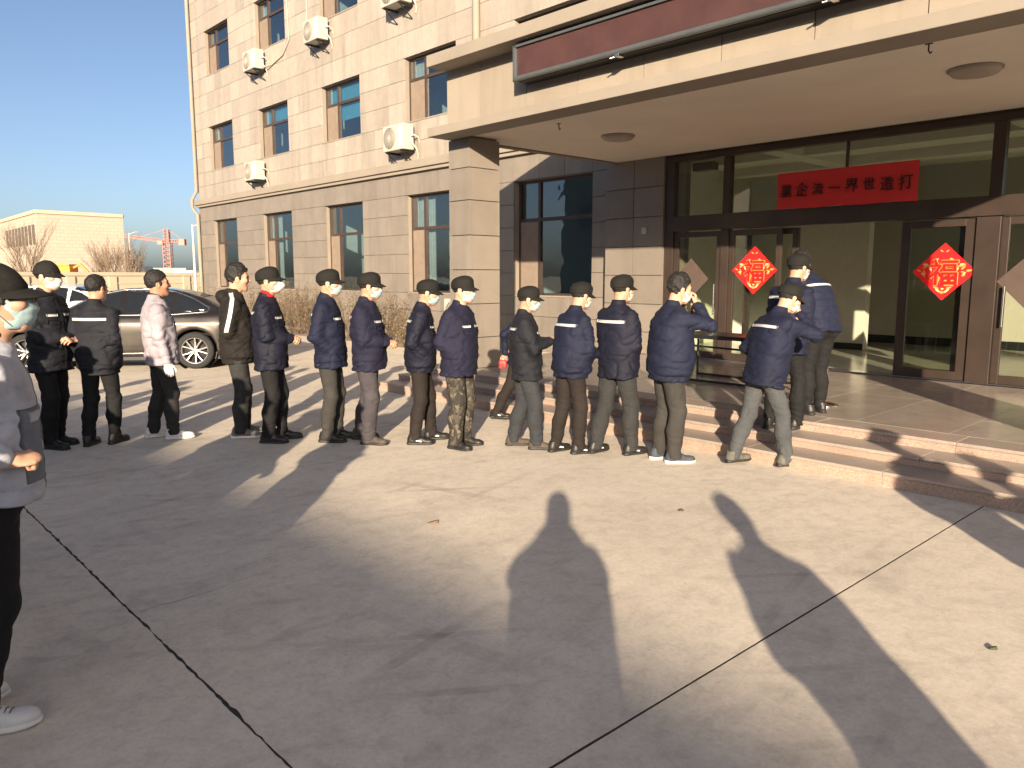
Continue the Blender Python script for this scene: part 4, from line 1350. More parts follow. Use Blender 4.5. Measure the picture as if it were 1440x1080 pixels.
    if glasses:
        gm = MB()
        for sx in (1, -1):
            ring = [(sx * .033 + .024 * math.cos(t), .107 - .22 * (.024 * math.cos(t) * sx) , .000 + .018 * math.sin(t)) for t in np.linspace(0, 2 * math.pi, 15)]
            gm.tube(ring, .0024 if fine else .0016, 5, False)
            gm.tube([(sx * .057, .101, .006), (sx * .079, .045, .008), (sx * .083, -.010, .008), (sx * .083, -.025, -.010)], .0015, 5)
        gm.tube([(-.010, .110, .004), (0, .112, .007), (.010, .110, .004)], .0014, 5)
        link('glasses', py_mesh('glasses', toW(np.array(gm.V)) * s, gm.F, True), C['wire'], root)
    # draped details on the jacket
    bv = bvh_of(JV, JQ)
    def drape(name, xs, zs, front, mat, nu=14, nv=3, off=.004, parent=None, slope=0.0):
        yv = 1.0 if front else -1.0
        grid = [[Tt((xs[0] + (xs[1] - xs[0]) * i / (nu - 1), yv, zs[0] + (zs[1] - zs[0]) * j / (nv - 1) + slope * (xs[0] + (xs[1] - xs[0]) * i / (nu - 1)))) for j in range(nv)] for i in range(nu)]
        me = patch(bv, grid, Vector(R @ np.array([0, -yv, 0])), off)
        if me is None: return None
        me.transform(Matrix.Scale(s, 4))
        return link(name, me, mat, parent or jo)
    if tape:
        drape('back_stripe', (-.180, .180), (.368, .395), False, C['stripe'], 22)
        if chest:
            for sx in (1, -1): drape('chest_stripe', (sx * .045, sx * .150), (.318, .341), True, C['stripe'], 10)
    if chest:
        for sx in (1, -1):
            drape('pocket_flap', (sx * .045, sx * .150), (.246, .286), True, C[jacket], 10, 4, .006)
        drape('zip', (-.006, .006), (hem + .01, .47), True, C['zip'] if jacket in ('light', 'mid') else C['black'], 3, 36, .003)
    if jacket == 'mid':
        for sx in (1, -1): drape('front_panel', (sx * .055, sx * .185), (hem + .075, .30), True, C['slate'], 12, 20, .0035)
    if side_stripe:
        for sgn, sh, el, wr, hk, fd, bd, nm in armj:
            rows = []
            side = np.array([sgn, 0, 0.0]); n = 26
            pth = [Tt((sgn * .075, -.02, .50)), sh + np.array([0, 0, .03]), sh * .55 + el * .45, el]
            for i in range(n):
                t = i / (n - 1) * 3; k = min(2, int(t)); p = pth[k] * (1 - (t - k)) + pth[k + 1] * (t - k)
                rows.append((p, unit(side * min(1, t * .8) + np.array([0, 0, max(0, 1.0 - t * .6)]) + np.array([0, -.12, 0]))))
            V = []; 
            for p, d in rows:
                for j in (-1, 0, 1):
                    o_ = p + d * .5 + np.array([0, j * .020, 0])
                    loc = bv.ray_cast(Vector(o_), Vector(-d), 1.0)[0]
                    V.append(tuple((np.array(loc if loc is not None else p) + d * .005) * s))
            Fs = [(3 * i + j, 3 * i + j + 1, 3 * i + j + 4, 3 * i + j + 3) for i in range(n - 1) for j in (0, 1)]
            link('white_stripe', py_mesh('white_stripe', V, Fs, True), C['strip_w'], jo)
    if collar:
        def cfn(P):
            T = inv(P)
            d = rcone(T, (0, .004 + .05 * hunch, .52), (0, .018 + .05 * hunch, .605), .070, .064)
            d = smax(d, np.abs(T[:, 2] - .565 + .25 * (T[:, 1])) - .034, .006)
            return d + vnoise(P, (18, 18, 30), seed) * .004
        c0 = Tt((0, 0, .565)); cv, cq = nets(cfn, c0 - .13, c0 + .13, .008)
        put('inner_collar', cv, cq, C[collar])
    if hold == 'tablet':
        c0 = Tt((0, .37, .12))
        hm = MB().box(-.125, .125, -.085, .085, -.005, .005, .003)
        V = np.array(hm.V) @ rotx(rad(18)).T @ R.T + c0
        o = link('tablet', py_mesh('tablet', V * s, hm.F), plain('black glass', (.01, .01, .012), .15))
        o.matrix_world = Matrix.Translation(base) @ Matrix.Rotation(head_ang - math.pi / 2, 4, 'Z')
        tag(o, 'black tablet held by the person with plum brown trousers in the queue', 'tablet')
    elif hold == 'bag':
        wr = armj[0][3]
        def bfn(P):
            d = rbox(P, wr + np.array([.02, -.03, -.14]), (.03, .05, .055), .015)
            return d + vnoise(P, (30, 30, 30), 3) * .005
        bvv, bqq = nets(bfn, wr - np.array([.15, .2, .36]), wr + np.array([.2, .2, .05]), .009)
        hm = MB().tube([wr + np.array([.02, -.06, -.10]), wr + np.array([.01, -.03, -.03]), wr + np.array([.02, .01, -.10])], .006, 6)
        o = link('shopping_bag', np_mesh('bag', bvv * s, bqq), plain('red bag', (.55, .02, .02), .5))
        hd = link('bag_handle', py_mesh('bag_handle', np.array(hm.V) * s, hm.F, True), _mats['red bag'], o)
        o.matrix_world = Matrix.Translation(base) @ Matrix.Rotation(head_ang - math.pi / 2, 4, 'Z')
        tag(o, 'small red bag held low beside the steps behind the queue', 'bag')
    ALLP.append((root, jo, bv, Tt, s))
    return root
# ================================================================== AIR CONDITIONER OUTDOOR UNITS
def ac_unit(xc, zc, yb, label, w=.80, h=.57, stand=False):
    a = empty('air_conditioner', (xc, yb, zc), label=label, cat='air conditioner', group='outdoor air conditioner units on the facade')
    d = .32; y0 = -.42
    MB().box(-w / 2, w / 2, y0, y0 + d, 0, h, .018).build('casing', M_WHITE, a)
    cx = -w * .16; r = h * .41
    g = MB()
    for k in range(7): 
        rr = r * (k + 1) / 7
        g.tube([(cx + rr * math.cos(t), y0 - .012 - .006 * (1 - k / 7), h / 2 + rr * math.sin(t)) for t in np.linspace(0, 2 * math.pi, 25)], .0045, 4, False)
    for k in range(10):
        t = math.pi * k / 10
        g.tube([(cx - r * math.cos(t), y0 - .014, h / 2 - r * math.sin(t)), (cx + r * math.cos(t), y0 - .014, h / 2 + r * math.sin(t))], .004, 4)
    g.build('fan_grille', plain('grille wire', (.42, .40, .36), .5), a)
    MB().lathe([(.001, y0 - .003), (r, y0 - .003), (r, y0 + .02)], (cx, 0, h / 2), 24, 'y').build('fan_opening', plain('fan shade', (.13, .12, .11), .8), a)
    MB().box(w * .27, w * .46, y0 - .008, y0, h * .1, h * .9, .003).build('side_panel', plain('ac panel', (.66, .64, .59), .5), a)
    for x in (-w * .36, w * .36):
        if stand: MB().box(x - .02, x + .02, y0, y0 + d, -.12, -.002).build('bracket', M_BLACKM, a)
        else: MB().box(x - .018, x + .018, y0 + .01, -.002, -.045, -.002).tube([(x, y0 + .06, -.04), (x, -.02, -.30)], .014, 6).build('bracket', M_BLACKM, a)
    MB().tube([(w / 2 - .01, y0 + .2, .22), (w / 2 + .07, y0 + .2, .16), (w / 2 + .10, -.1, .02), (w / 2 + .08, -.03, -.12), (w / 2 + .02, -.01, -.20)], .02, 7).tube([(w / 2 - .01, y0 + .22, .3), (w / 2 + .09, y0 + .24, .34), (w / 2 + .10, -.05, .30), (w / 2 + .09, .0, .18)], .016, 7).build('hose', plain('hose wrap', (.45, .42, .37), .8), a)
    return a
ac_unit(-23.80, 7.93, WY, 'outdoor air conditioner with long pipe below the third floor corner windows')
ac_unit(-19.93, 7.96, WY, 'outdoor air conditioner below the third floor window over the blue blinds')
ac_unit(-24.05, 4.66, WY, 'outdoor air conditioner just above the cornice between the two leftmost window columns')
ac_unit(-16.12, 4.66, WY, 'outdoor air conditioner just above the cornice beside the canopy', .84, .60)
ac_unit(-16.10, 7.98, WY, 'outdoor air conditioner under the third floor above the window beside the canopy', .84, .60)
ac_unit(-13.75, .55, WY, 'outdoor air conditioner standing low at the wall foot behind the queue', .9, .62, True)
tag(MB().box(-14.3, -13.2, WY - .50, WY - .05, 0, .42, .01).build('concrete_plinth', M_TRIM), 'low concrete plinth under the air conditioner behind the queue', 'plinth')

# ================================================================== BANNER AND PAPER DIAMONDS
def glyph(ch, offset=0.0):
    cu = bpy.data.curves.new('glyph', 'FONT'); cu.body = ch; cu.size = 1.0; cu.extrude = .004; cu.offset = offset; cu.resolution_u = 3
    cu.align_x = 'CENTER'; cu.align_y = 'CENTER'
    o = bpy.data.objects.new('glyph', cu); COL.objects.link(o)
    dg = bpy.context.evaluated_depsgraph_get()
    me = bpy.data.meshes.new_from_object(o.evaluated_get(dg))
    bpy.data.objects.remove(o); bpy.data.curves.remove(cu)
    V = np.array([v.co[:] for v in me.vertices])
    if len(V):
        c = (V.min(0) + V.max(0)) / 2
        for v in me.vertices: v.co -= Vector((c[0], c[1], 0))
    return me
SY = FY0 - .05
bTL, bTR, bBL, bBR = on_y(1092, 245, SY), on_y(1290, 231, SY), on_y(1092, 295, SY), on_y(1289, 283, SY)
ban = empty('red_banner', (bBL.x, SY, bBL.z), label='red paper banner with black brush calligraphy above the doors', cat='banner')
bw = bTR.x - bTL.x; bh = bTL.z - bBL.z
m = MB(); n = 24; V = []
for i in range(n + 1):
    x = bw * i / n; wv = .006 * math.sin(i * .9) + .004 * math.sin(i * 2.3)
    V += [(x, -wv, 0 + .006 * math.sin(i * .7)), (x, -wv * .4, bh)]
V2 = [(x, y + .004, z) for x, y, z in V]; k = len(V)
m.add(V + V2, [(2 * i, 2 * i + 2, 2 * i + 3, 2 * i + 1) for i in range(n)] + [(k + 2 * i, k + 2 * i + 1, k + 2 * i + 3, k + 2 * i + 2) for i in range(n)], True)
m.build('paper', plain('banner paper', (.62, .030, .036), .7, var=.08, scale=3), ban)
M_INK = plain('black ink', (.012, .008, .008), .6)
txt = '業企流一界世造打'
for i, ch in enumerate(txt):
    me = glyph(ch, .004)
    for v in me.vertices: v.co.x += .022 * math.sin(v.co.y * 9 + i) + .010 * math.sin(v.co.y * 31 + v.co.x * 17); v.co.y += .018 * math.sin(v.co.x * 8 + i * 2) + .010 * math.sin(v.co.x * 29)
    V = np.array([v.co[:] for v in me.vertices])
    sz = bh * .38 * (1 + .08 * math.sin(i * 2.1))
    o = link('character', me, M_INK, ban)
    o.matrix_local = Matrix.Translation((bw * (.075 + .85 * i / 7), -.016, bh * (.50 + .02 * math.sin(i * 1.7)))) @ Matrix.Rotation(math.pi / 2, 4, 'X') @ Matrix.Rotation(rad(2 + 3 * math.sin(i * 3.3)), 4, 'Z') @ Matrix.Shear('XY', 4, (.12, 0)).to_4x4() @ Matrix.Diagonal((sz * .92, sz, 1, 1))
M_FURED = plain('bright red paper', (.92, .014, .018), .45, var=.05)
M_FUCHAR = plain('deep red print', (.85, .010, .014), .4, var=.05)
M_GOLD = plain('gold print', (.80, .36, .07), .4, .2, .18, 40)
M_GOLD2 = plain('pale gold print', (.85, .55, .25), .4, .1, .2, 50)
def fu_poster(xc, zc, hx, hz, label, y=None):
    y = SY + .09 if y is None else y
    p = empty('paper_diamond', (xc, y, zc), label=label, cat='poster', group='red paper diamonds on the doors')
    def sheet(name, pts, yy, mat, th=.0012):
        n = len(pts)
        V = [(a, yy, b_) for a, b_ in pts] + [(a, yy + th, b_) for a, b_ in pts]
        link(name, py_mesh(name, V, [tuple(range(n)), tuple(range(2 * n - 1, n - 1, -1))] + [(k, n + k, n + (k + 1) % n, (k + 1) % n) for k in range(n)]), mat, p)
    sheet('paper', [(0, -hz), (hx, 0), (0, hz), (-hx, 0)], 0, M_FURED)
    r = random.Random(5)
    # clouds and fish in gold round the character
    def petal(cx, cz, L, W, a, mat, yy):
        pts = []
        for t in np.linspace(0, 2 * math.pi, 11)[:-1]:
            u = L * math.cos(t); v = W * math.sin(t) * (1 - .35 * math.cos(t))
            pts.append((cx + u * math.cos(a) - v * math.sin(a), cz + u * math.sin(a) + v * math.cos(a)))
        sheet('gold_motif', pts, yy, mat)
    for sx in (-1, 1):
        for k in range(9):
            t = k / 8
            cx = sx * hx * (.38 + .42 * abs(math.sin(k * 1.9 + .5))); cz = hz * (.34 - .58 * t) * .75
            if abs(cx) / hx + abs(cz) / hz > .86: cx *= .8
            petal(cx, cz, hx * r.uniform(.06, .10), hz * r.uniform(.022, .04), r.uniform(-.9, .9) + sx * .5, M_GOLD if k % 3 else M_GOLD2, -.0014 - k * .00012)
        petal(sx * hx * .14, -hz * .66, hx * .11, hz * .035, sx * .7, M_GOLD2, -.0016); petal(sx * hx * .20, -hz * .56, hx * .10, hz * .03, sx * .3, M_GOLD, -.0018)
        petal(sx * hx * .09, hz * .72, hx * .06, hz * .025, sx * .6, M_GOLD, -.0017)
        petal(sx * hx * .24, hz * .42, hx * .08, hz * .045, -sx * .5, M_GOLD, -.0019)
    petal(0, -hz * .72, hx * .07, hz * .05, 0, M_GOLD, -.0020); petal(0, -hz * .60, hx * .05, hz * .03, 0, M_GOLD2, -.0022)
    for (off, mat, yy, sc) in ((.030, M_GOLD, -.004, 1.0), (.016, M_FUCHAR, -.0075, .985)):
        me = glyph('福', off)
        o = link('character' if mat is M_FUCHAR else 'gold_outline', me, mat, p)
        o.matrix_local = Matrix.Translation((0, yy, -.02 * hz)) @ Matrix.Rotation(math.pi / 2, 4, 'X') @ Matrix.Diagonal((hx * .95 * sc, hz * .98 * sc, .25, 1))
    # thin border line
    b = MB()
    for (a0, b0), (a1, b1) in zip([(0, -hz), (hx, 0), (0, hz), (-hx, 0)], [(hx, 0), (0, hz), (-hx, 0), (0, -hz)]):
        b.tube([(a0 * .95, -.001, b0 * .95), (a1 * .95, -.001, b1 * .95)], .002, 4)
    b.build('border_line', M_FUCHAR, p)
fp1 = on_y(1057, 380, SY); fp2 = on_y(1324, 382, SY)
PY = FY0 + .03 + .012
fu_poster(fp1.x, fp1.z, .385, .37, 'red paper diamond with gold trim on the glass leaf behind the queue head', FY0 + .022)
fu_poster(fp2.x, fp2.z, .385, .37, 'red paper diamond with gold trim on the glass panel right of the open doorway', FY0 + .022)
# two flat brown diamonds on the outer leaves, guessed from dim shapes
for px, lab in ((975, 'flat brown diamond on the leftmost glass door leaf'), (1448, 'flat brown diamond on the rightmost glass door leaf')):
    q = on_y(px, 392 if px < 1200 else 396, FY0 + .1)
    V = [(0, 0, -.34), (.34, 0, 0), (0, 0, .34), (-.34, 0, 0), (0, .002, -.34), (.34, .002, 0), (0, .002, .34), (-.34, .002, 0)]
    o = link('brown_diamond', py_mesh('brown_diamond', V, [(0, 1, 2, 3), (7, 6, 5, 4), (0, 4, 5, 1), (1, 5, 6, 2), (2, 6, 7, 3), (3, 7, 4, 0)]), plain('brown diamond sheet', (.075, .052, .043), .8), None, (q.x, FY0 + .027, q.z))
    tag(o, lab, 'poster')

# ================================================================== TABLE FRAME AND POST ON THE LANDING
t0 = on_z(972, 536, PZ); t1 = on_z(1055, 546, PZ)
tb = empty('folding_table', ((t0.x + t1.x) / 2, 8.95, PZ), label='black folding table frame on the polished landing near the doors', cat='table')
TL = 1.62; yA, yB = -.32, .32
zt = on_y(1010, 474, 8.63).z - PZ
MB().box(-TL / 2, TL / 2, yA, yB, zt - .012, zt + .012, .004).build('tabletop', plain('table top', (.035, .033, .033), .3), tb)
MB().box(-TL / 2, TL / 2, yA - .014, yA - .001, zt - .035, zt + .014).build('front_rail', M_BLACKM, tb)
MB().tube([(-TL / 2 + .03, yA + .05, zt - .13), (TL / 2 - .03, yA + .05, zt - .16)], .014, 6).build('brace', M_BLACKM, tb)
MB().tube([(-TL / 2 + .02, yA, .018), (TL / 2 - .02, yA, .018)], .017, 6).build('floor_rail', M_BLACKM, tb)
MB().tube([(-TL / 2 + .02, yB, .018), (TL / 2 - .02, yB, .018)], .017, 6).build('floor_rail', M_BLACKM, tb)
for x in (-TL / 2 + .02, TL / 2 - .02):
    for y in (yA, yB): MB().tube([(x, y, 0), (x, y, zt - .012)], .016, 6).build('leg', M_BLACKM, tb)
q = on_z(1143, 574, PZ)
stn = empty('barrier_post', (q.x, q.y + .25, PZ), label='slim chrome barrier post behind the legs of the person at the doors', cat='post')
MB().lathe([(.001, 0), (.15, 0), (.15, .012), (.10, .03), (.03, .045), (.025, .06)], n=20).build('base', M_STEEL, stn)
MB().tube([(0, 0, .05), (0, 0, .88)], .024, 12).build('pole', M_STEEL, stn)
MB().lathe([(.001, .93), (.03, .92), (.04, .89), (.03, .86), (.024, .85)], n=14).build('cap', M_STEEL, stn)

# ================================================================== CARS
SIDE = [(-2.42, .34), (-2.44, .55), (-2.36, .70), (-1.95, .83), (-1.30, .93), (-.98, .965), (1.62, 1.01), (2.05, 1.02), (2.40, .985), (2.46, .93), (2.43, .62), (2.40, .36), (2.2, .24), (-2.2, .22)]
ROOF = [(-1.12, .93), (-.62, 1.20), (-.22, 1.385), (.15, 1.455), (.60, 1.47), (1.05, 1.425), (1.50, 1.29), (2.02, 1.035), (1.9, .90), (-1.1, .88)]
WX = (-1.42, 1.40); WR = .335
def car_fn(P):
    x, y, z = P[:, 0], np.abs(P[:, 1]), P[:, 2]
    hw_ = np.interp(x, [-2.46, -2.2, -1.7, -.6, 1.0, 1.8, 2.25, 2.48], [.66, .80, .885, .91, .91, .895, .84, .70])
    hw_ = hw_ - .10 * np.clip((z - .70) / .35, 0, 1) ** 2 - .05 * np.clip((.42 - z) / .22, 0, 1) ** 2
    hw_ = hw_ + .008 * np.exp(-((z - .83) / .03) ** 2)                       # shoulder crease
    low = smax(poly2d(x, z, SIDE), y - hw_, .07)
    cw = .80 - .42 * np.clip((z - .95) / .55, 0, 1.2) ** 1.15
    top = smax(poly2d(x, z, ROOF), y - cw, .09)
    d = smin(low, top, .05)
    for wx in WX:
        arch = np.hypot(x - wx, z - WR) - .385
        d = smax(d, -np.maximum(arch, .55 - y), .012)
        d = d - .012 * np.exp(-((arch - .02) / .03) ** 2) * (y > .7)
    return d
CARV = nets(car_fn, (-2.6, -1.02, .1), (2.6, 1.02, 1.6), .032)
CARV = (smooth_verts(CARV[0], CARV[1], 3, .5), CARV[1])
def side_patch(poly, sgn, off0, off1, h=.02):
    pl = np.array(poly); 
    def fn(P):
        d = car_fn(P); p2 = poly2d(P[:, 0], P[:, 2], poly)
        return np.maximum(np.maximum(np.maximum(d - off1, -(d + off0)), p2), .25 - P[:, 1] * sgn)
    lo = (pl[:, 0].min() - .05, .30 if sgn > 0 else -1.0, pl[:, 1].min() - .05); hi = (pl[:, 0].max() + .05, 1.0 if sgn > 0 else -.30, pl[:, 1].max() + .05)
    return nets(fn, lo, hi, h)
M_CARGLASS = plain('tinted car glass', (.012, .014, .016), .06, 0, .1, spec=.8)
M_CHROME = plain('car chrome', (.75, .74, .72), .12, 1.0, .04)
M_TYRE = plain('tyre rubber', (.016, .016, .016), .85, var=.2)
M_ALLOY = plain('alloy', (.58, .58, .58), .28, .9, .05)
def paint(name, col, metal=.5):
    m, nt, b = mat_new(name); b.inputs['Base Color'].default_value = (*col, 1)
    b.inputs['Metallic'].default_value = metal; b.inputs['Roughness'].default_value = .34
    b.inputs['Coat Weight'].default_value = 1.0; b.inputs['Coat Roughness'].default_value = .04
    n = noise_node(nt, 3, 5); r = ramp(nt, n.outputs[0], [(.35, .30), (.7, .42)]); nt.links.new(r.outputs[0], b.inputs['Roughness'])
    return m
def make_car(label, pmat, loc, rz):
    car = empty('parked_car', loc, rz, label=label, cat='car', group='cars parked in the yard')
    body = link('body', np_mesh('car_body', *CARV), pmat, car)
    wins = [[(-.93, 1.0), (-.30, 1.315), (.13, 1.40), (.13, 1.0)], [(.19, 1.0), (.19, 1.405), (.62, 1.41), (.98, 1.37), (1.02, 1.0)], [(1.06, 1.01), (1.06, 1.34), (1.34, 1.25), (1.62, 1.10), (1.60, 1.05)]]
    for sgn in (1, -1):
        for w in wins:
            link('side_window', np_mesh('side_window', *side_patch(w, sgn, .05, .004)), M_CARGLASS, body)
        tr = MB(); bv = bvh_of(*CARV)
        loop = [(-.98, .985), (-.32, 1.335), (.15, 1.43), (.62, 1.44), (1.02, 1.395), (1.36, 1.27), (1.66, 1.10), (1.62, 1.03), (1.0, .985), (0, .98), (-.98, .975)]
        pts = []
        for (x, z), (x2, z2) in zip(loop[:-1], loop[1:]):
            for t in np.linspace(0, 1, 8)[:-1]:
                xx, zz = x + (x2 - x) * t, z + (z2 - z) * t
                hit = bv.ray_cast(Vector((xx, sgn * 1.6, zz)), Vector((0, -sgn, 0)))[0]
                if hit: pts.append(hit + Vector((0, sgn * .006, 0)))
        tr.tube(pts, .011, 6).build('window_trim', M_CHROME, body)
        s2 = []
        for x in np.linspace(-.98, .96, 20):
            hit = bv.ray_cast(Vector((x, sgn * 1.6, .30)), Vector((0, -sgn, 0)))[0]
            if hit: s2.append(hit + Vector((0, sgn * .006, 0)))
        if s2: MB().tube(s2, .014, 6).build('sill_trim', M_CHROME, body)
        for x in (-.10, .98):
            hit = bv.ray_cast(Vector((x, sgn * 1.6, .86)), Vector((0, -sgn, 0)))[0]
            if hit: MB().tube([hit + Vector((-.11, sgn * .004, 0)), hit + Vector((-.08, sgn * .03, .003)), hit + Vector((.08, sgn * .03, .006)), hit + Vector((.11, sgn * .004, .006))], .013, 6).build('door_handle', M_CHROME, body)
        for xd in (.16, 1.05, -1.02):
            ln = []
            for z in np.linspace(.33, .965, 16):
                xo = xd + (.30 * max(0, (.62 - z) / .4) ** 1.5 * -1 if xd > 1 else 0)
                hit = bv.ray_cast(Vector((xo, sgn * 1.6, z)), Vector((0, -sgn, 0)))[0]
                if hit: ln.append(hit + Vector((0, -sgn * .001, 0)))
            if len(ln) > 2: MB().tube(ln, .006, 4).build('door_gap', M_BLACKM, body)
        mi = MB().box(-.12, .10, sgn * .86, sgn * 1.04, .98, 1.12, .03); mi.build('door_mirror', pmat, car)
        tl = bv.ray_cast(Vector((2.30, sgn * 1.6, .82)), Vector((0, -sgn, 0)))[0]
        link('tail_light', np_mesh('tail_light', *side_patch([(2.05, .76), (2.10, .90), (2.44, .93), (2.44, .74)], sgn, .04, .006)), plain('tail lamp', (.35, .01, .012), .15), car)
        link('headlight', np_mesh('headlight', *side_patch([(-2.40, .58), (-2.36, .68), (-2.0, .76), (-2.05, .62)], sgn, .04, .006)), plain('head lamp', (.6, .62, .65), .1), car)
    def glass_fn(x0, x1, front):
        def fn(P):
            d = car_fn(P)
            sl = np.abs(P[:, 1]) - np.interp(P[:, 2], [.95, 1.42], [.66, .50])
            return np.maximum(np.maximum(np.maximum(d - .004, -(d + .05)), sl), np.maximum(np.maximum(x0 - P[:, 0], P[:, 0] - x1), np.maximum(1.0 - P[:, 2], P[:, 2] - 1.415)))
        return fn
    link('windscreen', np_mesh('windscreen', *nets(glass_fn(-1.1, -.08, 1), (-1.2, -.8, .9), (0, .8, 1.5), .024)), M_CARGLASS, body)
    link('rear_window', np_mesh('rear_window', *nets(glass_fn(1.12, 1.98, 0), (1.0, -.8, .9), (2.1, .8, 1.5), .024)), M_CARGLASS, body)
    for wx in WX:
        for sgn in (1, -1):
            w = empty('wheel', (wx, sgn * .80, WR)); w.parent = car
            MB().lathe([(.235, -.10), (.30, -.11), (.328, -.09), (WR, -.05), (WR, .05), (.328, .09), (.30, .108), (.235, .10)], n=40, axis='y').build('tyre', M_TYRE, w)
            rim = MB().lathe([(.237, sgn * .10), (.226, sgn * .098), (.215, sgn * .06), (.212, -sgn * .08)], n=40, axis='y')
            rim.lathe([(.001, sgn * .075), (.03, sgn * .075), (.05, sgn * .06), (.05, sgn * .02)], n=20, axis='y')
            for k in range(10):
                a = 2 * math.pi * (k // 2) / 5 + (.17 if k % 2 else -.17); a2 = 2 * math.pi * (k // 2) / 5 + (.27 if k % 2 else -.27)
                rim.tube([(.04 * math.cos(a), sgn * .062, .04 * math.sin(a)), (.13 * math.cos((a + a2) / 2), sgn * .078, .13 * math.sin((a + a2) / 2)), (.222 * math.cos(a2), sgn * .088, .222 * math.sin(a2))], [.020, .017, .020], 6)
            rim.build('rim', M_ALLOY, w)
            MB().lathe([(.001, sgn * .0), (.205, sgn * .0), (.205, -sgn * .05)], n=24, axis='y').build('brake_disc', plain('brake shade', (.05, .05, .05), .6, .4), w)
            MB().lathe([(.384, -sgn * .30), (.384, sgn * .055)], (0, 0, 0), 40, 'y').build('wheel_well', M_BLACKM, w)
    MB().box(-2.1, 2.1, -.78, .78, .17, .30).build('underbody', M_BLACKM, car)
    return car
wp = on_z(277, 518)
# the car's axis runs almost square to the line of sight, its tail towards the building
ax = rad(-47.3 + 5)
rdir = Vector((math.cos(math.atan2(XB[1], XB[0]) * 0 + 0), 0, 0))
camright = Vector((XB[0], YB[0], 0)).normalized()
camfwd = Vector((XB[1], YB[1], 0)).normalized()
tail = (camright + camfwd * .16).normalized()
rz_car = math.atan2(tail.y, tail.x)
side_dir = Vector((tail.y, -tail.x, 0))                 # towards the viewer
cc = Vector((wp.x, wp.y, 0)) - tail * WX[1] - side_dir * .80
make_car('grey brown sedan with alloy wheels parked behind the queue', paint('grey brown metallic paint', (.030, .025, .0215), .6), cc, rz_car)
cw_ = on_z(60, 478)
tail2 = (camright + camfwd * .10).normalized()
make_car('white car with only roof and windows showing behind the grey brown sedan', paint('white car paint', (.72, .71, .68), .0), Vector((cw_.x, cw_.y, 0)) , math.atan2(tail2.y, tail2.x))

# ================================================================== PLANTING BED AND DRY SHRUBS
bed = box('planting_bed', -29.2, -10.2, 9.95, WY - .03, -.04, .05, M_SOIL); tag(bed, kind='structure')
kb = empty('kerb', (0, 0, 0)); tag(kb, kind='structure')
x = -29.3
while x < -10.3:
    piece('kerb_stone', x + .006, x + .94, 9.83, 9.95, -.02, .12 + random.uniform(-.006, .006), M_TRIM, kb); x += .95
M_TWIG = plain('dry twig', (.155, .105, .07), .9, var=.3, scale=20)
M_DRYLEAF = plain('dry leaf', (.21, .145, .075), .85, var=.35, scale=30)
M_GRNLEAF = plain('dull green leaf', (.085, .095, .035), .8, var=.35, scale=30)
def shrub(x, y, h, w, seed, label, green=.35):
    r = np.random.RandomState(seed)
    sroot = empty('dry_shrub', (x, y, .04), label=label, cat='shrub', group='dry shrubs along the facade')
    tw = MB(); leaves = {0: ([], []), 1: ([], [])}
    for k in range(int(26 * w / .6)):
        a = r.uniform(0, 2 * math.pi); rr = w * math.sqrt(r.rand()) * .45
        p = Vector((rr * math.cos(a) * .5, rr * math.sin(a) * .35, 0)); d = Vector((math.cos(a) * r.uniform(.05, .55), math.sin(a) * r.uniform(.05, .45), 1)).normalized()
        pts = [p.copy()]; hh = h * r.uniform(.6, 1.05); n = 6
        for i in range(n):
            d = (d + Vector((r.uniform(-.16, .16), r.uniform(-.16, .16), r.uniform(-.05, .1)))).normalized()
            p = p + d * hh / n; pts.append(p.copy())
        tw.tube(pts, [.007 * (1 - .75 * i / n) for i in range(n + 1)], 3, False)
        for i in range(2, n + 1):
            for _ in range(3):
                dd = Vector((r.uniform(-1, 1), r.uniform(-1, 1), r.uniform(.1, 1))).normalized(); L = r.uniform(.06, .2)
                e = pts[i] + dd * L; tw.tube([pts[i], e], [.003, .0015], 3, False)
                for q in range(r.randint(1, 4)):
                    c = pts[i].lerp(e, r.uniform(.3, 1.05)); g = 1 if r.rand() < green else 0
                    u = Vector((r.uniform(-1, 1), r.uniform(-1, 1), r.uniform(-1, 1))).normalized(); v = u.cross(Vector((r.uniform(-1, 1), r.uniform(-1, 1), r.uniform(-1, 1)))).normalized()
                    sz = r.uniform(.012, .026); VV, FF = leaves[g]; b0 = len(VV)
                    VV += [c - u * sz, c + v * sz * .5, c + u * sz, c - v * sz * .5]; FF.append((b0, b0 + 1, b0 + 2, b0 + 3))
    tw.build('stem', M_TWIG, sroot)
    if leaves[0][0]: link('dry_leaves', py_mesh('leaves', *leaves[0]), M_DRYLEAF, sroot)
    if leaves[1][0]: link('green_leaves', py_mesh('leaves', *leaves[1]), M_GRNLEAF, sroot)
sh_px = [(262, 1.15, .9, .1, 'dry brown shrub by the boundary wall end behind the sedan'), (292, 1.2, .9, .15, 'dry brown shrub under the leftmost ground floor window'),
         (362, 1.3, 1.0, .3, 'dry shrub between the hooded person and the cup masked person'), (418, 1.45, 1.1, .35, 'tall dry shrub right of the red collared person'),
         (440, 1.5, .9, .3, 'dry shrub behind the person in charcoal trousers'), (497, 1.35, .9, .65, 'greener shrub between two navy jackets in the queue'),
         (545, 1.3, 1.1, .4, 'dry shrub beside the low plinth behind the queue'), (390, 1.2, .8, .3, 'low dry shrub behind the cup masked person'), (575, .8, .7, .3, 'small dry shrub near the left end of the steps')]
for i, (px, h, w, gr, lab) in enumerate(sh_px):
    p = on_y(px, 470, 10.45 + .25 * math.sin(i * 2.2)); shrub(p.x, p.y, h, w, 40 + i, lab, gr)

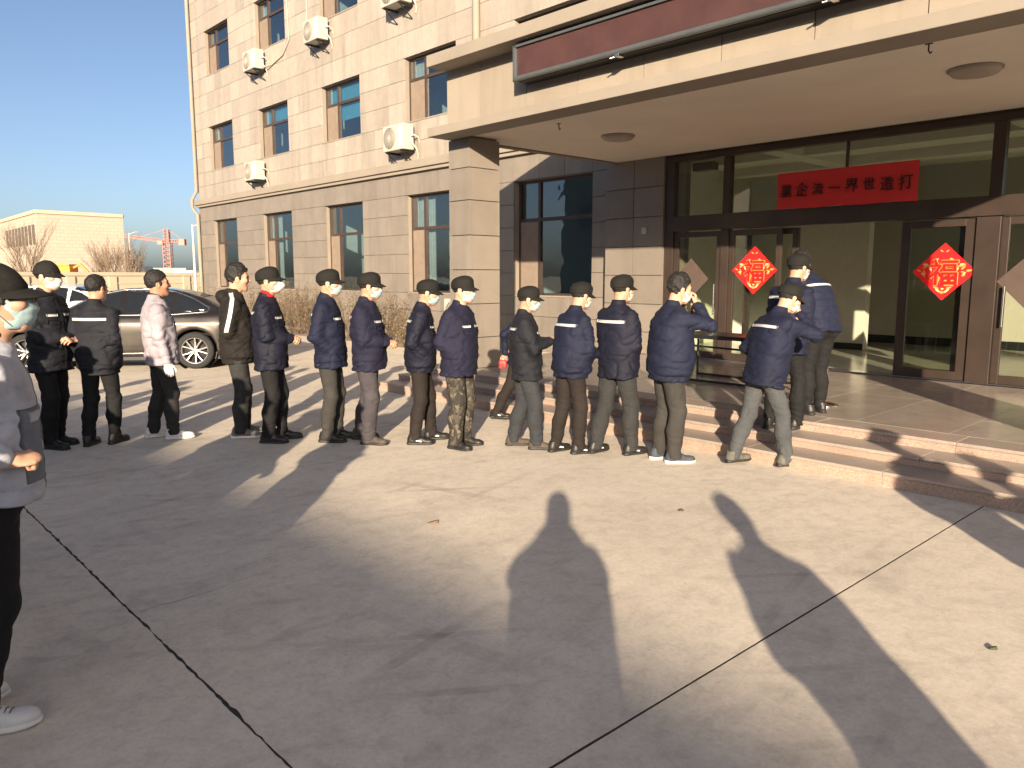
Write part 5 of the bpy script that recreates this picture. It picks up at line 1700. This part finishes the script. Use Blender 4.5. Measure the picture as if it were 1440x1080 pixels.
# ================================================================== BEYOND THE YARD
def cam_pos(px, d): q = at_dist(px, HORIZON, d); return Vector((q.x, q.y, 0))
bw_root = empty('boundary_wall', (0, 0, 0), label='low cream boundary wall across the far side of the yard', cat='wall')
a_, b_2 = cam_pos(-120, 40), cam_pos(305, 47)
L = (b_2 - a_).length; bw_root.location = a_; bw_root.rotation_euler = (0, 0, math.atan2((b_2 - a_).y, (b_2 - a_).x))
MB().box(0, L, -.12, .12, -.05, 1.68).build('wall', M_CREAM, bw_root)
MB().box(-.02, L + .02, -.18, .18, 1.681, 1.86, .02).build('coping', M_CREAM, bw_root)
MB().box(0, L, -.15, .15, 1.28, 1.36, .01).build('moulding', M_CREAM, bw_root)
for k in range(8):
    MB().box(L * k / 7 - .2, L * k / 7 + .2, -.2, .2, -.05, 1.66, .01).build('pier', M_CREAM, bw_root)

def far_box(name, pL, pR, d, zt, depth, label, mat, cat='building'):
    A, B = cam_pos(pL, d), cam_pos(pR, d); L = (B - A).length
    o = empty(name, A, math.atan2((B - A).y, (B - A).x), label=label, cat=cat)
    MB().box(0, L, 0, depth, -.05, zt).build('wall', mat, o)
    return o, L
def far_brick():
    m, nt, b = mat_new('pale brick')
    tc = N(nt, 'ShaderNodeTexCoord'); sp = N(nt, 'ShaderNodeSeparateXYZ'); nt.links.new(tc.outputs['Object'], sp.inputs[0])
    ad = N(nt, 'ShaderNodeMath', operation='ADD'); nt.links.new(sp.outputs[0], ad.inputs[0]); nt.links.new(sp.outputs[1], ad.inputs[1])
    cb = N(nt, 'ShaderNodeCombineXYZ'); nt.links.new(ad.outputs[0], cb.inputs[0]); nt.links.new(sp.outputs[2], cb.inputs[1])
    br = N(nt, 'ShaderNodeTexBrick'); br.inputs['Scale'].default_value = 1.0; br.inputs['Brick Width'].default_value = .9; br.inputs['Row Height'].default_value = .45
    br.inputs['Mortar Size'].default_value = .02; br.inputs['Color1'].default_value = (.385, .335, .275, 1); br.inputs['Color2'].default_value = (.365, .315, .26, 1); br.inputs['Mortar'].default_value = (.27, .23, .185, 1)
    nt.links.new(cb.outputs[0], br.inputs['Vector']); nt.links.new(br.outputs['Color'], b.inputs['Base Color']); b.inputs['Roughness'].default_value = .85
    return m
M_BRICK = far_brick()
# big pale block: the corner at px 57, one long face to the right, one with windows to the left
DB = 118.0
corner = cam_pos(57, DB); right = cam_pos(178, DB * 1.03); left = cam_pos(-70, DB * 1.75)
ZB = CAM_H + (HORIZON - 301) / F_PX * DB * .86
fb = empty('far_block', corner, math.atan2((right - corner).y, (right - corner).x), label='pale brick factory block with narrow upper windows beyond the boundary wall', cat='building')
Lr = (right - corner).length; dl = left - corner
inv_r = Matrix.Rotation(-fb.rotation_euler.z, 3, 'Z'); lv = inv_r @ dl
ll = lv.length; lu = lv.normalized(); nrm = Vector((-lu.y, lu.x, 0))
V = [(0, 0, -.05), (Lr, 0, -.05), (Lr + lv.x, lv.y, -.05), (lv.x, lv.y, -.05)]
V = V + [(x, y, ZB) for x, y, z in V]
link('wall', py_mesh('wall', V, [(0, 1, 5, 4), (1, 2, 6, 5), (2, 3, 7, 6), (3, 0, 4, 7), (4, 5, 6, 7)]), M_BRICK, fb)
par = MB()
for k in range(4):
    p, q_ = Vector(V[k]), Vector(V[(k + 1) % 4]); d_ = (q_ - p).normalized(); nn = Vector((d_.y, -d_.x, 0)) * .15
    par.add([p + nn + Vector((0, 0, ZB - .1)), q_ + nn + Vector((0, 0, ZB - .1)), q_ - nn + Vector((0, 0, ZB - .1)), p - nn + Vector((0, 0, ZB - .1)), p + nn + Vector((0, 0, ZB + .35)), q_ + nn + Vector((0, 0, ZB + .35)), q_ - nn + Vector((0, 0, ZB + .35)), p - nn + Vector((0, 0, ZB + .35))],
            [(0, 1, 5, 4), (1, 2, 6, 5), (2, 3, 7, 6), (3, 0, 4, 7), (4, 5, 6, 7), (3, 2, 1, 0)])
par.build('parapet', M_CREAM, fb)
M_FARWIN = plain('far window', (.09, .075, .065), .3, var=.2)
for k in range(9):
    t = 1.6 + k * 2.3
    if k in (2,): t += .1
    c = lu * t; n_ = nrm if (nrm.dot(Vector((0, 1, 0))) < 0) else -nrm
    w = .42
    pA, pB = c - lu * w, c + lu * w
    out = n_ * .12
    z0_, z1_ = ZB - 4.0, ZB - 1.5
    Vw = [pA - out * 1.5, pB - out * 1.5, pB + out, pA + out]
    Vw = [(p.x, p.y, z0_) for p in Vw] + [(p.x, p.y, z1_) for p in Vw]
    wo_ = link('window', py_mesh('window', Vw, [(0, 1, 5, 4), (1, 2, 6, 5), (2, 3, 7, 6), (3, 0, 4, 7), (4, 5, 6, 7), (3, 2, 1, 0)]), M_FARWIN, fb)
o, L = far_box('far_hall', -120, 22, 190, CAM_H + (HORIZON - 313) / F_PX * 190 * .84, 30, 'pale lower hall at the far left behind the brick block', M_BRICK)
for k in range(10):
    MB().box(L * (.06 + .095 * k), L * (.06 + .095 * k) + .9, -.15, .1, 6.2, 9.2).build('window', M_FARWIN, o)
o, L = far_box('white_shed', 198, 216, 150, CAM_H + 1.6, 8, 'long white shed roof on the horizon under the crane', plain('white sheet', (.62, .60, .55), .7))
o, L = far_box('white_shed', 243, 272, 120, CAM_H + .75, 6, 'small white shed on the horizon beside the tall pole', _mats['white sheet'])
o, L = far_box('grey_shed', 210, 262, 260, CAM_H + 2.4, 10, 'low grey flat shed roof on the horizon behind the crane foot', plain('grey sheet', (.30, .29, .28), .8))
o, L = far_box('dark_shed', 180, 205, 95, CAM_H + .55, 4, 'low dark shed roof peeping over the boundary wall', plain('dark sheet', (.06, .055, .05), .8))
hills = MB(); n = 60; Vh = []
for i in range(n + 1):
    p = cam_pos(-700 + 1500 * i / n, 1500 if i % 60 else 1500); hh = 10 + 5 * math.sin(i * .5) + 3 * math.sin(i * 1.7)
    q2 = p * 1.2
    Vh += [(p.x, p.y, -2), (p.x * 1.05, p.y * 1.05, hh), (q2.x, q2.y, -2)]
hills.add(Vh, [(3 * i, 3 * i + 3, 3 * i + 4, 3 * i + 1) for i in range(n)] + [(3 * i + 1, 3 * i + 4, 3 * i + 5, 3 * i + 2) for i in range(n)], True)
tag(hills.build('hills', plain('hazy hill', (.20, .20, .20), .95)), kind='structure')

# tower crane
crn_d = 330.0; k_ = crn_d * .92 / F_PX
cp = cam_pos(238, crn_d)
crane = empty('tower_crane', cp, math.atan2(YB[0], XB[0]), label='red tower crane rising on the horizon between the far block and the office building', cat='crane')
M_CRANE = plain('hazed red steel', (.44, .20, .165), .8)  # red made paler in the colour itself to stand for distance haze
def lattice(m, p, q, w, bays, r):
    p, q = Vector(p), Vector(q); d = (q - p).normalized(); a = d.cross(Vector((0, 1, 0)))
    if a.length < .1: a = Vector((1, 0, 0))
    a.normalize(); b = d.cross(a)
    C4 = [(a * i + b * j) * w / 2 for i, j in ((1, 1), (1, -1), (-1, -1), (-1, 1))]
    for c in C4: m.tube([p + c, q + c], r, 4)
    for k in range(bays):
        u = p.lerp(q, k / bays); v = p.lerp(q, (k + 1) / bays)
        for i in range(4): m.tube([u + C4[i], v + C4[(i + 1) % 4]], r * .6, 3); 
        for i in range(4): m.tube([u + C4[i], u + C4[(i + 1) % 4]], r * .6, 3)
zc = lambda y: CAM_H + (HORIZON - y) * k_
mst = MB(); lattice(mst, (0, 0, 0), (0, 0, zc(342)), 2.6, 9, .16); mst.build('mast', M_CRANE, crane)
jb = MB(); lattice(jb, (0, 0, zc(341)), (-62 * k_, 0, zc(333)), 1.1, 20, .11); jb.build('jib', M_CRANE, crane)
cj = MB(); lattice(cj, (0, 0, zc(341)), (25 * k_, 0, zc(340)), 1.1, 7, .11); cj.build('counter_jib', M_CRANE, crane)
MB().box(17 * k_, 25 * k_, -1, 1, zc(346), zc(338)).build('counterweight', M_CRANE, crane)
ap_ = MB(); lattice(ap_, (0, 0, zc(342)), (0, 0, zc(324)), 1.6, 4, .2); ap_.build('tower_head', M_CRANE, crane)
MB().tube([(0, 0, zc(324)), (-40 * k_, 0, zc(336))], .10, 4).tube([(0, 0, zc(324)), (22 * k_, 0, zc(339))], .10, 4).build('tie_rod', M_CRANE, crane)
MB().box(-3.2, -1.2, -1.5, .5, zc(345), zc(340)).build('cab', M_CRANE, crane)

# orange digger arm showing over the wall
dg_p = cam_pos(90, 62)
dig = empty('orange_digger', dg_p, math.atan2(YB[0], XB[0]), label='orange machine whose top shows above the boundary wall', cat='machine')
M_OR = plain('orange paint', (.62, .23, .03), .5, var=.15)
MB().box(-.9, .7, -.5, .6, 1.2, 2.35, .05).build('body', M_OR, dig)
MB().box(-.85, .65, -.45, .55, 2.352, 2.47, .02).build('roof', M_OR, dig)
MB().tube([(.6, 0, 2.2), (1.2, 0, 2.45), (1.7, 0, 1.9)], .1, 6).build('arm', M_OR, dig)
for x in (-.7, .5): MB().lathe([(.001, -.2), (.5, -.2), (.5, .2), (.001, .2)], (x, -.7, .5), 16, 'y').build('wheel', M_TYRE, dig)
MB().box(-.8, .6, -.6, .6, .4, 1.199).build('chassis', M_BLACKM, dig)

# poles
def pole(px, d, ytop, label, arm=False):
    p = cam_pos(px, d); zt_ = CAM_H + (HORIZON - ytop) / F_PX * d * .91
    o = empty('light_pole', p, 0, label=label, cat='pole')
    MB().tube([(0, 0, 0), (0, 0, zt_)], [.09, .05], 8).build('pole', plain('galvanised', (.50, .48, .45), .5, .3), o)
    MB().tube([(0, 0, zt_ - .1), (.5, .5, zt_ + .1)], .03, 6).box(.4, .8, .42, .62, zt_ + .07, zt_ + .14).build('lamp_head', _mats['galvanised'], o)
    return o
pole(274.5, 44, 316, 'slim pale pole beside the corner of the office building')
pole(185, 90, 330, 'thin far pole behind the bare tree next to the brick block')

# bare trees
M_BARK = plain('bare bark', (.20, .145, .105), .9, var=.25, scale=4)
def bare_tree(px, d, ytop, wpx, seed, label):
    p = cam_pos(px, d); H_ = CAM_H + (HORIZON - ytop) / F_PX * d * .87; R_ = wpx / 2 / F_PX * d * .8
    r = np.random.RandomState(seed)
    t = empty('bare_tree', p, r.uniform(0, 6), label=label, cat='tree', group='bare trees beyond the boundary wall')
    tr = MB(); tr.tube([(0, 0, -.05), (.03, 0, H_ * .16), (0, .03, H_ * .30)], [.12, .09, .08], 6); tr.build('trunk', M_BARK, t)
    cr = MB()
    def grow(p, dr, L, rr, lev):
        pts = [p]; q = p; d2 = dr
        for i in range(4):
            d2 = (d2 + Vector((r.uniform(-.14, .14), r.uniform(-.14, .14), r.uniform(0, .10)))).normalized(); q = q + d2 * L / 4; pts.append(q)
        cr.tube(pts, [rr, rr * .85, rr * .7, rr * .55, rr * .4], 3 if lev else 4, False)
        if lev < 3:
            for k in range((5, 5, 4)[lev]):
                o_ = pts[r.randint(1, 5)]; sp = .62
                nd = (d2 + Vector((r.uniform(-sp, sp), r.uniform(-sp, sp), r.uniform(-.1, .35)))).normalized()
                grow(o_, nd, L * r.uniform(.5, .75), rr * .5, lev + 1)
    for k in range(8):
        a = 2 * math.pi * k / 8 + r.uniform(-.3, .3); sp = R_ / H_ * 1.25
        grow(Vector((0, 0, H_ * r.uniform(.14, .30))), Vector((math.cos(a) * sp, math.sin(a) * sp, 1)).normalized(), H_ * r.uniform(.36, .52), .05, 0)
    cr.build('crown', M_BARK, t)
bare_tree(38, 66, 330, 74, 3, 'bare tree before the windowed side of the brick block')
bare_tree(158, 60, 341, 66, 8, 'wide bare tree before the blank side of the brick block')
bare_tree(190, 58, 345, 40, 12, 'bare tree beside the end of the brick block')
bare_tree(142, 64, 352, 40, 16, 'small bare tree at the middle of the brick block')

# ================================================================== HALL ACROSS THE YARD (behind the viewer; its roof edge shades the near ground)
roofY = 2.45 - 10.0 / math.tan(SUN_EL) * .7155
hall = empty('factory_hall', (0, 0, 0), label='long grey green factory hall with arched roof across the yard, mirrored in the windows', cat='building')
M_SHEET = plain('green grey cladding', (.20, .23, .20), .6, var=.1, scale=.5)
MB().box(-46, 62, roofY - 30, roofY, -.05, 10.0).build('wall', M_SHEET, hall)
rb = MB(); n = 14; Vr = []
for i in range(n + 1):
    t = i / n; y = roofY - .6 - 28.8 * t; z = 10.0 + 3.0 * math.sin(math.pi * t)
    Vr += [(-46, y, z), (62, y, z)]
rb.add(Vr, [(2 * i, 2 * i + 1, 2 * i + 3, 2 * i + 2) for i in range(n)], True); rb.build('roof', plain('roof sheet', (.42, .43, .42), .4, .4), hall)
for k in range(18):
    x = -44 + k * 5.9
    MB().box(x, x + 3.2, roofY, roofY + .06, 5.6, 7.6).build('window', plain('hall glass', (.05, .06, .07), .1), hall)
MB().box(-46, 62, roofY - .05, roofY + .25, 9.75, 9.999).build('gutter', plain('gutter', (.5, .5, .48), .5), hall)
# ================================================================== THE QUEUE
QG = 'people standing in the queue'
SB, SW = ('shoeblk', 'soleb'), ('shoewht', 'solew')
person('person in grey work jacket, dark cap, blue mask, glasses and white shoes', (20, 1004), (28, 347), -2, h=1.74, lean=3, jacket='mid', style='straight', trousers='black', shoes=SW,
       arms=('fistfront', 'pocket'), feet=((.10, -.11), (.11, -.22)), cap='ball', mask='blue', glasses=True, tape=False, girth=1.0, seed=2, res=.0078, head=(2, -3), collar='char', group=QG, hem=-.05, wrinkle=.75, tone=1, baggy=1.08)
person('person in black cap and white mask, hands folded, facing out beside the car', (80, 628), (64, 362), -38, trousers='black', arms=('fold', 'fold'), cap='round', mask='white', seed=3, group=QG, jacket='inky', head=(-4, 4), tone=1, hem=-.20)
person('bare-headed person in dark jacket seen from behind with shoulder stripe, before the car door', (147, 624), (133, 386), 58, trousers='black', arms=('pocket', 'pocket'), hair='short', seed=4, group=QG, head=(12, 3), jacket='inky', feet=((.10, .04), (.10, -.10)), glasses=True, style='bloused', hem=-.19, girth=1.03)
person('person in pale grey jacket with white gloves and white shoes', (232, 616), (223, 380), 6, jacket='light', style='straight', trousers='char', shoes=SW, arms=('down', 'down'), feet=((.10, .08), (.10, -.10)), hair='crop', gloves=True, tape=False, seed=5, group=QG, head=(0, -2), lean=-2, collar='black', tone=2, hem=-.14, girth=1.04)
person('bare-headed person in black hooded jacket with a white sleeve stripe', (338, 613), (341, 371), 0, jacket='blackhood', style='bloused', trousers='jeanblack', shoes=('shoegry', 'solew'), arms=('pocketback', 'pocket'), feet=((.10, .0), (.10, .05)), hair='tall', hood=True, tape=False, side_stripe=True, seed=6, group=QG, chest=False, tone=1, hem=-.17, head=(0, 3), legw=1.05)
person('person with red collar, dark cap and white cup mask', (384, 620), (377, 371), -12, trousers='black', arms=('front', 'front'), cap='flat', mask='cup', glasses=True, collar='red', seed=7, group=QG, jacket='navy3', head=(4, -3), lean=-1, feet=((.10, -.02), (.10, .08)), girth=1.0, hem=-.19)
person('person in navy jacket and charcoal trousers, black boots, pale mask, hand in pocket', (466, 619), (461, 374), -12, trousers='olive', arms=('pocket', 'pocket'), cap='flat', mask='blue', seed=8, group=QG, head=(-6, 2), lean=-2, feet=((.10, -.02), (.10, .05)), collar='brownblack', hem=-.17)
person('person in navy jacket and grey purple trousers, glasses, hands held at waist', (520, 622), (517, 378), -16, trousers='grey', shoes=('shoebrn', 'soleb'), arms=('front', 'front'), cap='flat', mask='blue', glasses=True, seed=9, group=QG, jacket='navy4', head=(-10, 5), lean=-1, feet=((.10, .02), (.12, -.14)), girth=1.04, hem=-.17, legw=1.12)
person('slim person in navy jacket and plain black trousers, cap pulled down, trainers', (592, 622), (592, 387), 0, trousers='brownblack', shoes=('shoeblk', 'soleb', 'solew'), arms=('pocket', 'pocket'), cap='flat', mask='blue', seed=10, group=QG, jacket='navy3', head=(3, 9), lean=3, hunch=.3, feet=((.10, -.06), (.11, .12)), girth=.97, style='bloused', hem=-.16)
person('person in navy jacket and camouflage trousers', (646, 628), (668, 383), -30, trousers='camo', arms=('pocket', 'pocket'), cap='flat', mask='blue', glasses=True, seed=11, group=QG, jacket='navy4', head=(-8, 2), feet=((.12, .02), (.12, .0)), girth=1.06, legw=1.1, hem=-.18, lean=2, tone=1)
person('person in faded blue black jacket and dark jeans, brown boots, hands raised to chest', (738, 630), (729, 397), 4, jacket='inky', trousers='jean', shoes=('shoebrn', 'soleb'), arms=('high', 'high'), cap='flat', mask='blue', seed=12, group=QG, head=(4, 9), feet=((.10, .12), (.12, -.12)), tape=True, girth=1.03, legw=1.1, chest=True, hem=-.17, lean=-2)
person('person half hidden between two navy jackets, stepping along the foot of the steps', (732, 592), (738, 402), -6, trousers='brownblack', shoes=('shoeblk', 'soleb', 'solew'), arms=('behind', 'front'), cap='flat', mask='blue', seed=13, group=QG, feet=((.10, -.34), (.10, .22)), lean=6, hold='bag', h=1.53)
person('person holding a tablet, navy jacket with back stripe and plum brown trousers', (802, 636), (815, 390), 34, trousers='brownblack', shoes=('shoeblk', 'soleb', 'solew'), arms=('tablet', 'tablet'), cap='flat', mask='white', seed=14, group=QG, feet=((.10, .04), (.10, -.12)), style='bloused', girth=1.04, hold='tablet', lean=4, hunch=.4, head=(0, 10), hem=-.15)
person('person in navy jacket with full back stripe and black jeans with back pocket', (866, 638), (886, 381), 46, trousers='jeanblack', shoes=('shoeblk', 'soleb', 'solew'), arms=('front', 'front'), cap='flat', mask='white', seed=15, group=QG, jacket='navy3', feet=((.13, .08), (.13, -.16)), girth=1.05, legw=1.08, hem=-.17, head=(6, 4))
person('bare-headed stout person in plain navy jacket lifting a hand to the mask', (937, 648), (968, 384), 24, jacket='navy2', trousers='olive', shoes=('shoenvy', 'solew'), arms=('mouth', 'mouthlow'), hair='tall', mask='white', seed=16, group=QG, feet=((.09, .04), (.10, -.04)), tape=False, chest=False, style='bloused', girth=1.16, lean=3, head=(0, 8), hem=-.16, legw=1.1, tone=1)
person('person in washed grey jeans leaning forward at the foot of the steps, hand at mouth', (1072, 655), (1108, 394), 36, trousers='jeangrey', shoes=('shoeolv', 'soleb'), arms=('mouth', 'pocket'), cap='flat', mask='white', seed=17, group=QG, feet=((.14, .16), (.13, -.24)), lean=11, hunch=.8, head=(0, 18), girth=1.06, hem=-.17, legw=1.02, h=1.66, tone=1)
person('person on the first step behind the one in grey jeans, black trousers and white socks', (1100, 603), (1102, 350), 52, z0=.214, trousers='black', shoes=('shoeblk', 'soleb', 'solew'), arms=('front', 'front'), cap='flat', mask='white', seed=18, group=QG, feet=((.10, .10), (.10, -.08)), lean=5, hunch=.5, girth=1.04, head=(8, 6))
person('person on the landing bending towards the doors in black trousers', (1143, 581), (1118, 356), 140, z0=PZ, trousers='black', shoes=('shoeblk', 'soleb', 'solew'), arms=('front', 'front'), hair='short', mask='white', seed=19, group=QG, feet=((.12, .02), (.12, -.02)), lean=20, hunch=.8, girth=1.08, head=(20, 12), jacket='navy2', h=1.70, hem=-.12)
# people outside the picture whose shadows fall into it
OG = 'people standing outside the picture whose shadows fall into it'
def bystander(label, x, y, face_to, h, seed, arms, cap=None, **kw):
    sight = math.atan2(y, x)
    fa = math.degrees(face_to - (sight - math.pi / 2))
    return person(label, None, None, fa, h=h, pos=(x, y, 0), arms=arms, cap=cap, seed=seed, group=OG, res=.019, **kw)
toward = math.atan2(YB[1], XB[1])
bystander('person taking the picture with both hands raised, shadow stretching over the sunlit concrete', .52, -.46, math.atan2(.678, -.735), 1.72, 31, ((((.075, .21, .53), (.62, .25, -.9), 'hold', (-.3, .2, .9), (.5, .8, 0)),) * 2), hair='short', girth=1.25, hood=True, baggy=1.2, jacket='char', tape=False, chest=False)
bystander('person standing beside the picture taker, arm lifted, with a long shadow over the slab joint', 1.42, .38, math.atan2(.9, -.4), 1.72, 32, ('pocket', 'pocket'), girth=1.08, hood=True, hair='tall', tape=False, chest=False)
bystander('person in cap whose head shadow falls on the upper riser of the steps', .95, 3.25, math.atan2(.3, -.95), 1.72, 33, ('pocket', 'front'), cap='flat', girth=1.1)
bystander('person in cap whose shadow bends down the lower steps', 1.75, 3.1, math.atan2(.3, -.95), 1.64, 34, ('pocket', 'pocket'), cap='flat')
bystander('person in navy jacket queuing beside the one in the grey work jacket', -4.35, .20, math.atan2(.5, .8), 1.70, 35, ('pocket', 'pocket'), cap='flat')
bystander('person in navy jacket queuing near the boundary side of the yard', -5.45, -.15, math.atan2(.5, .8), 1.74, 36, ('pocket', 'pocket'), cap='flat')
bystander('person in navy jacket queuing behind the one with folded hands', -6.55, .10, math.atan2(.5, .8), 1.70, 37, ('front', 'front'), cap='flat')
bystander('person in dark jacket queuing out of view beyond the one with folded hands', -7.55, -.30, math.atan2(.5, .8), 1.70, 38, ('pocket', 'pocket'), cap='flat')
bystander('person in dark jacket queuing out of view near the sedan', -8.75, -.55, math.atan2(.5, .8), 1.74, 39, ('front', 'pocket'), cap='flat')
bystander('person in dark jacket on the sunny side of the grey work jacket', -2.38, -.36, math.atan2(.5, .8), 1.62, 40, ('pocket', 'pocket'), cap='flat', girth=1.2)
bystander('person in navy jacket waiting close behind the grey work jacket, out of view', -3.82, 0.05, math.atan2(.5, .8), 1.7, 50, ('pocket', 'front'), cap='flat')
bystander('person in navy jacket, second behind the grey work jacket, out of view', -4.9, 0.3, math.atan2(.5, .8), 1.7149999999999999, 51, ('pocket', 'front'), cap='flat')
bystander('person in navy jacket, middle of the row out of view on the left', -6.0, 0.22, math.atan2(.5, .8), 1.73, 52, ('pocket', 'front'), cap='flat')
bystander('person in navy jacket near the end of the row out of view', -7.05, 0.15, math.atan2(.5, .8), 1.7, 53, ('pocket', 'front'), cap='flat')
bystander('person in navy jacket at the row end out of view towards the sedan', -8.15, -0.1, math.atan2(.5, .8), 1.7149999999999999, 54, ('pocket', 'front'), cap='flat')
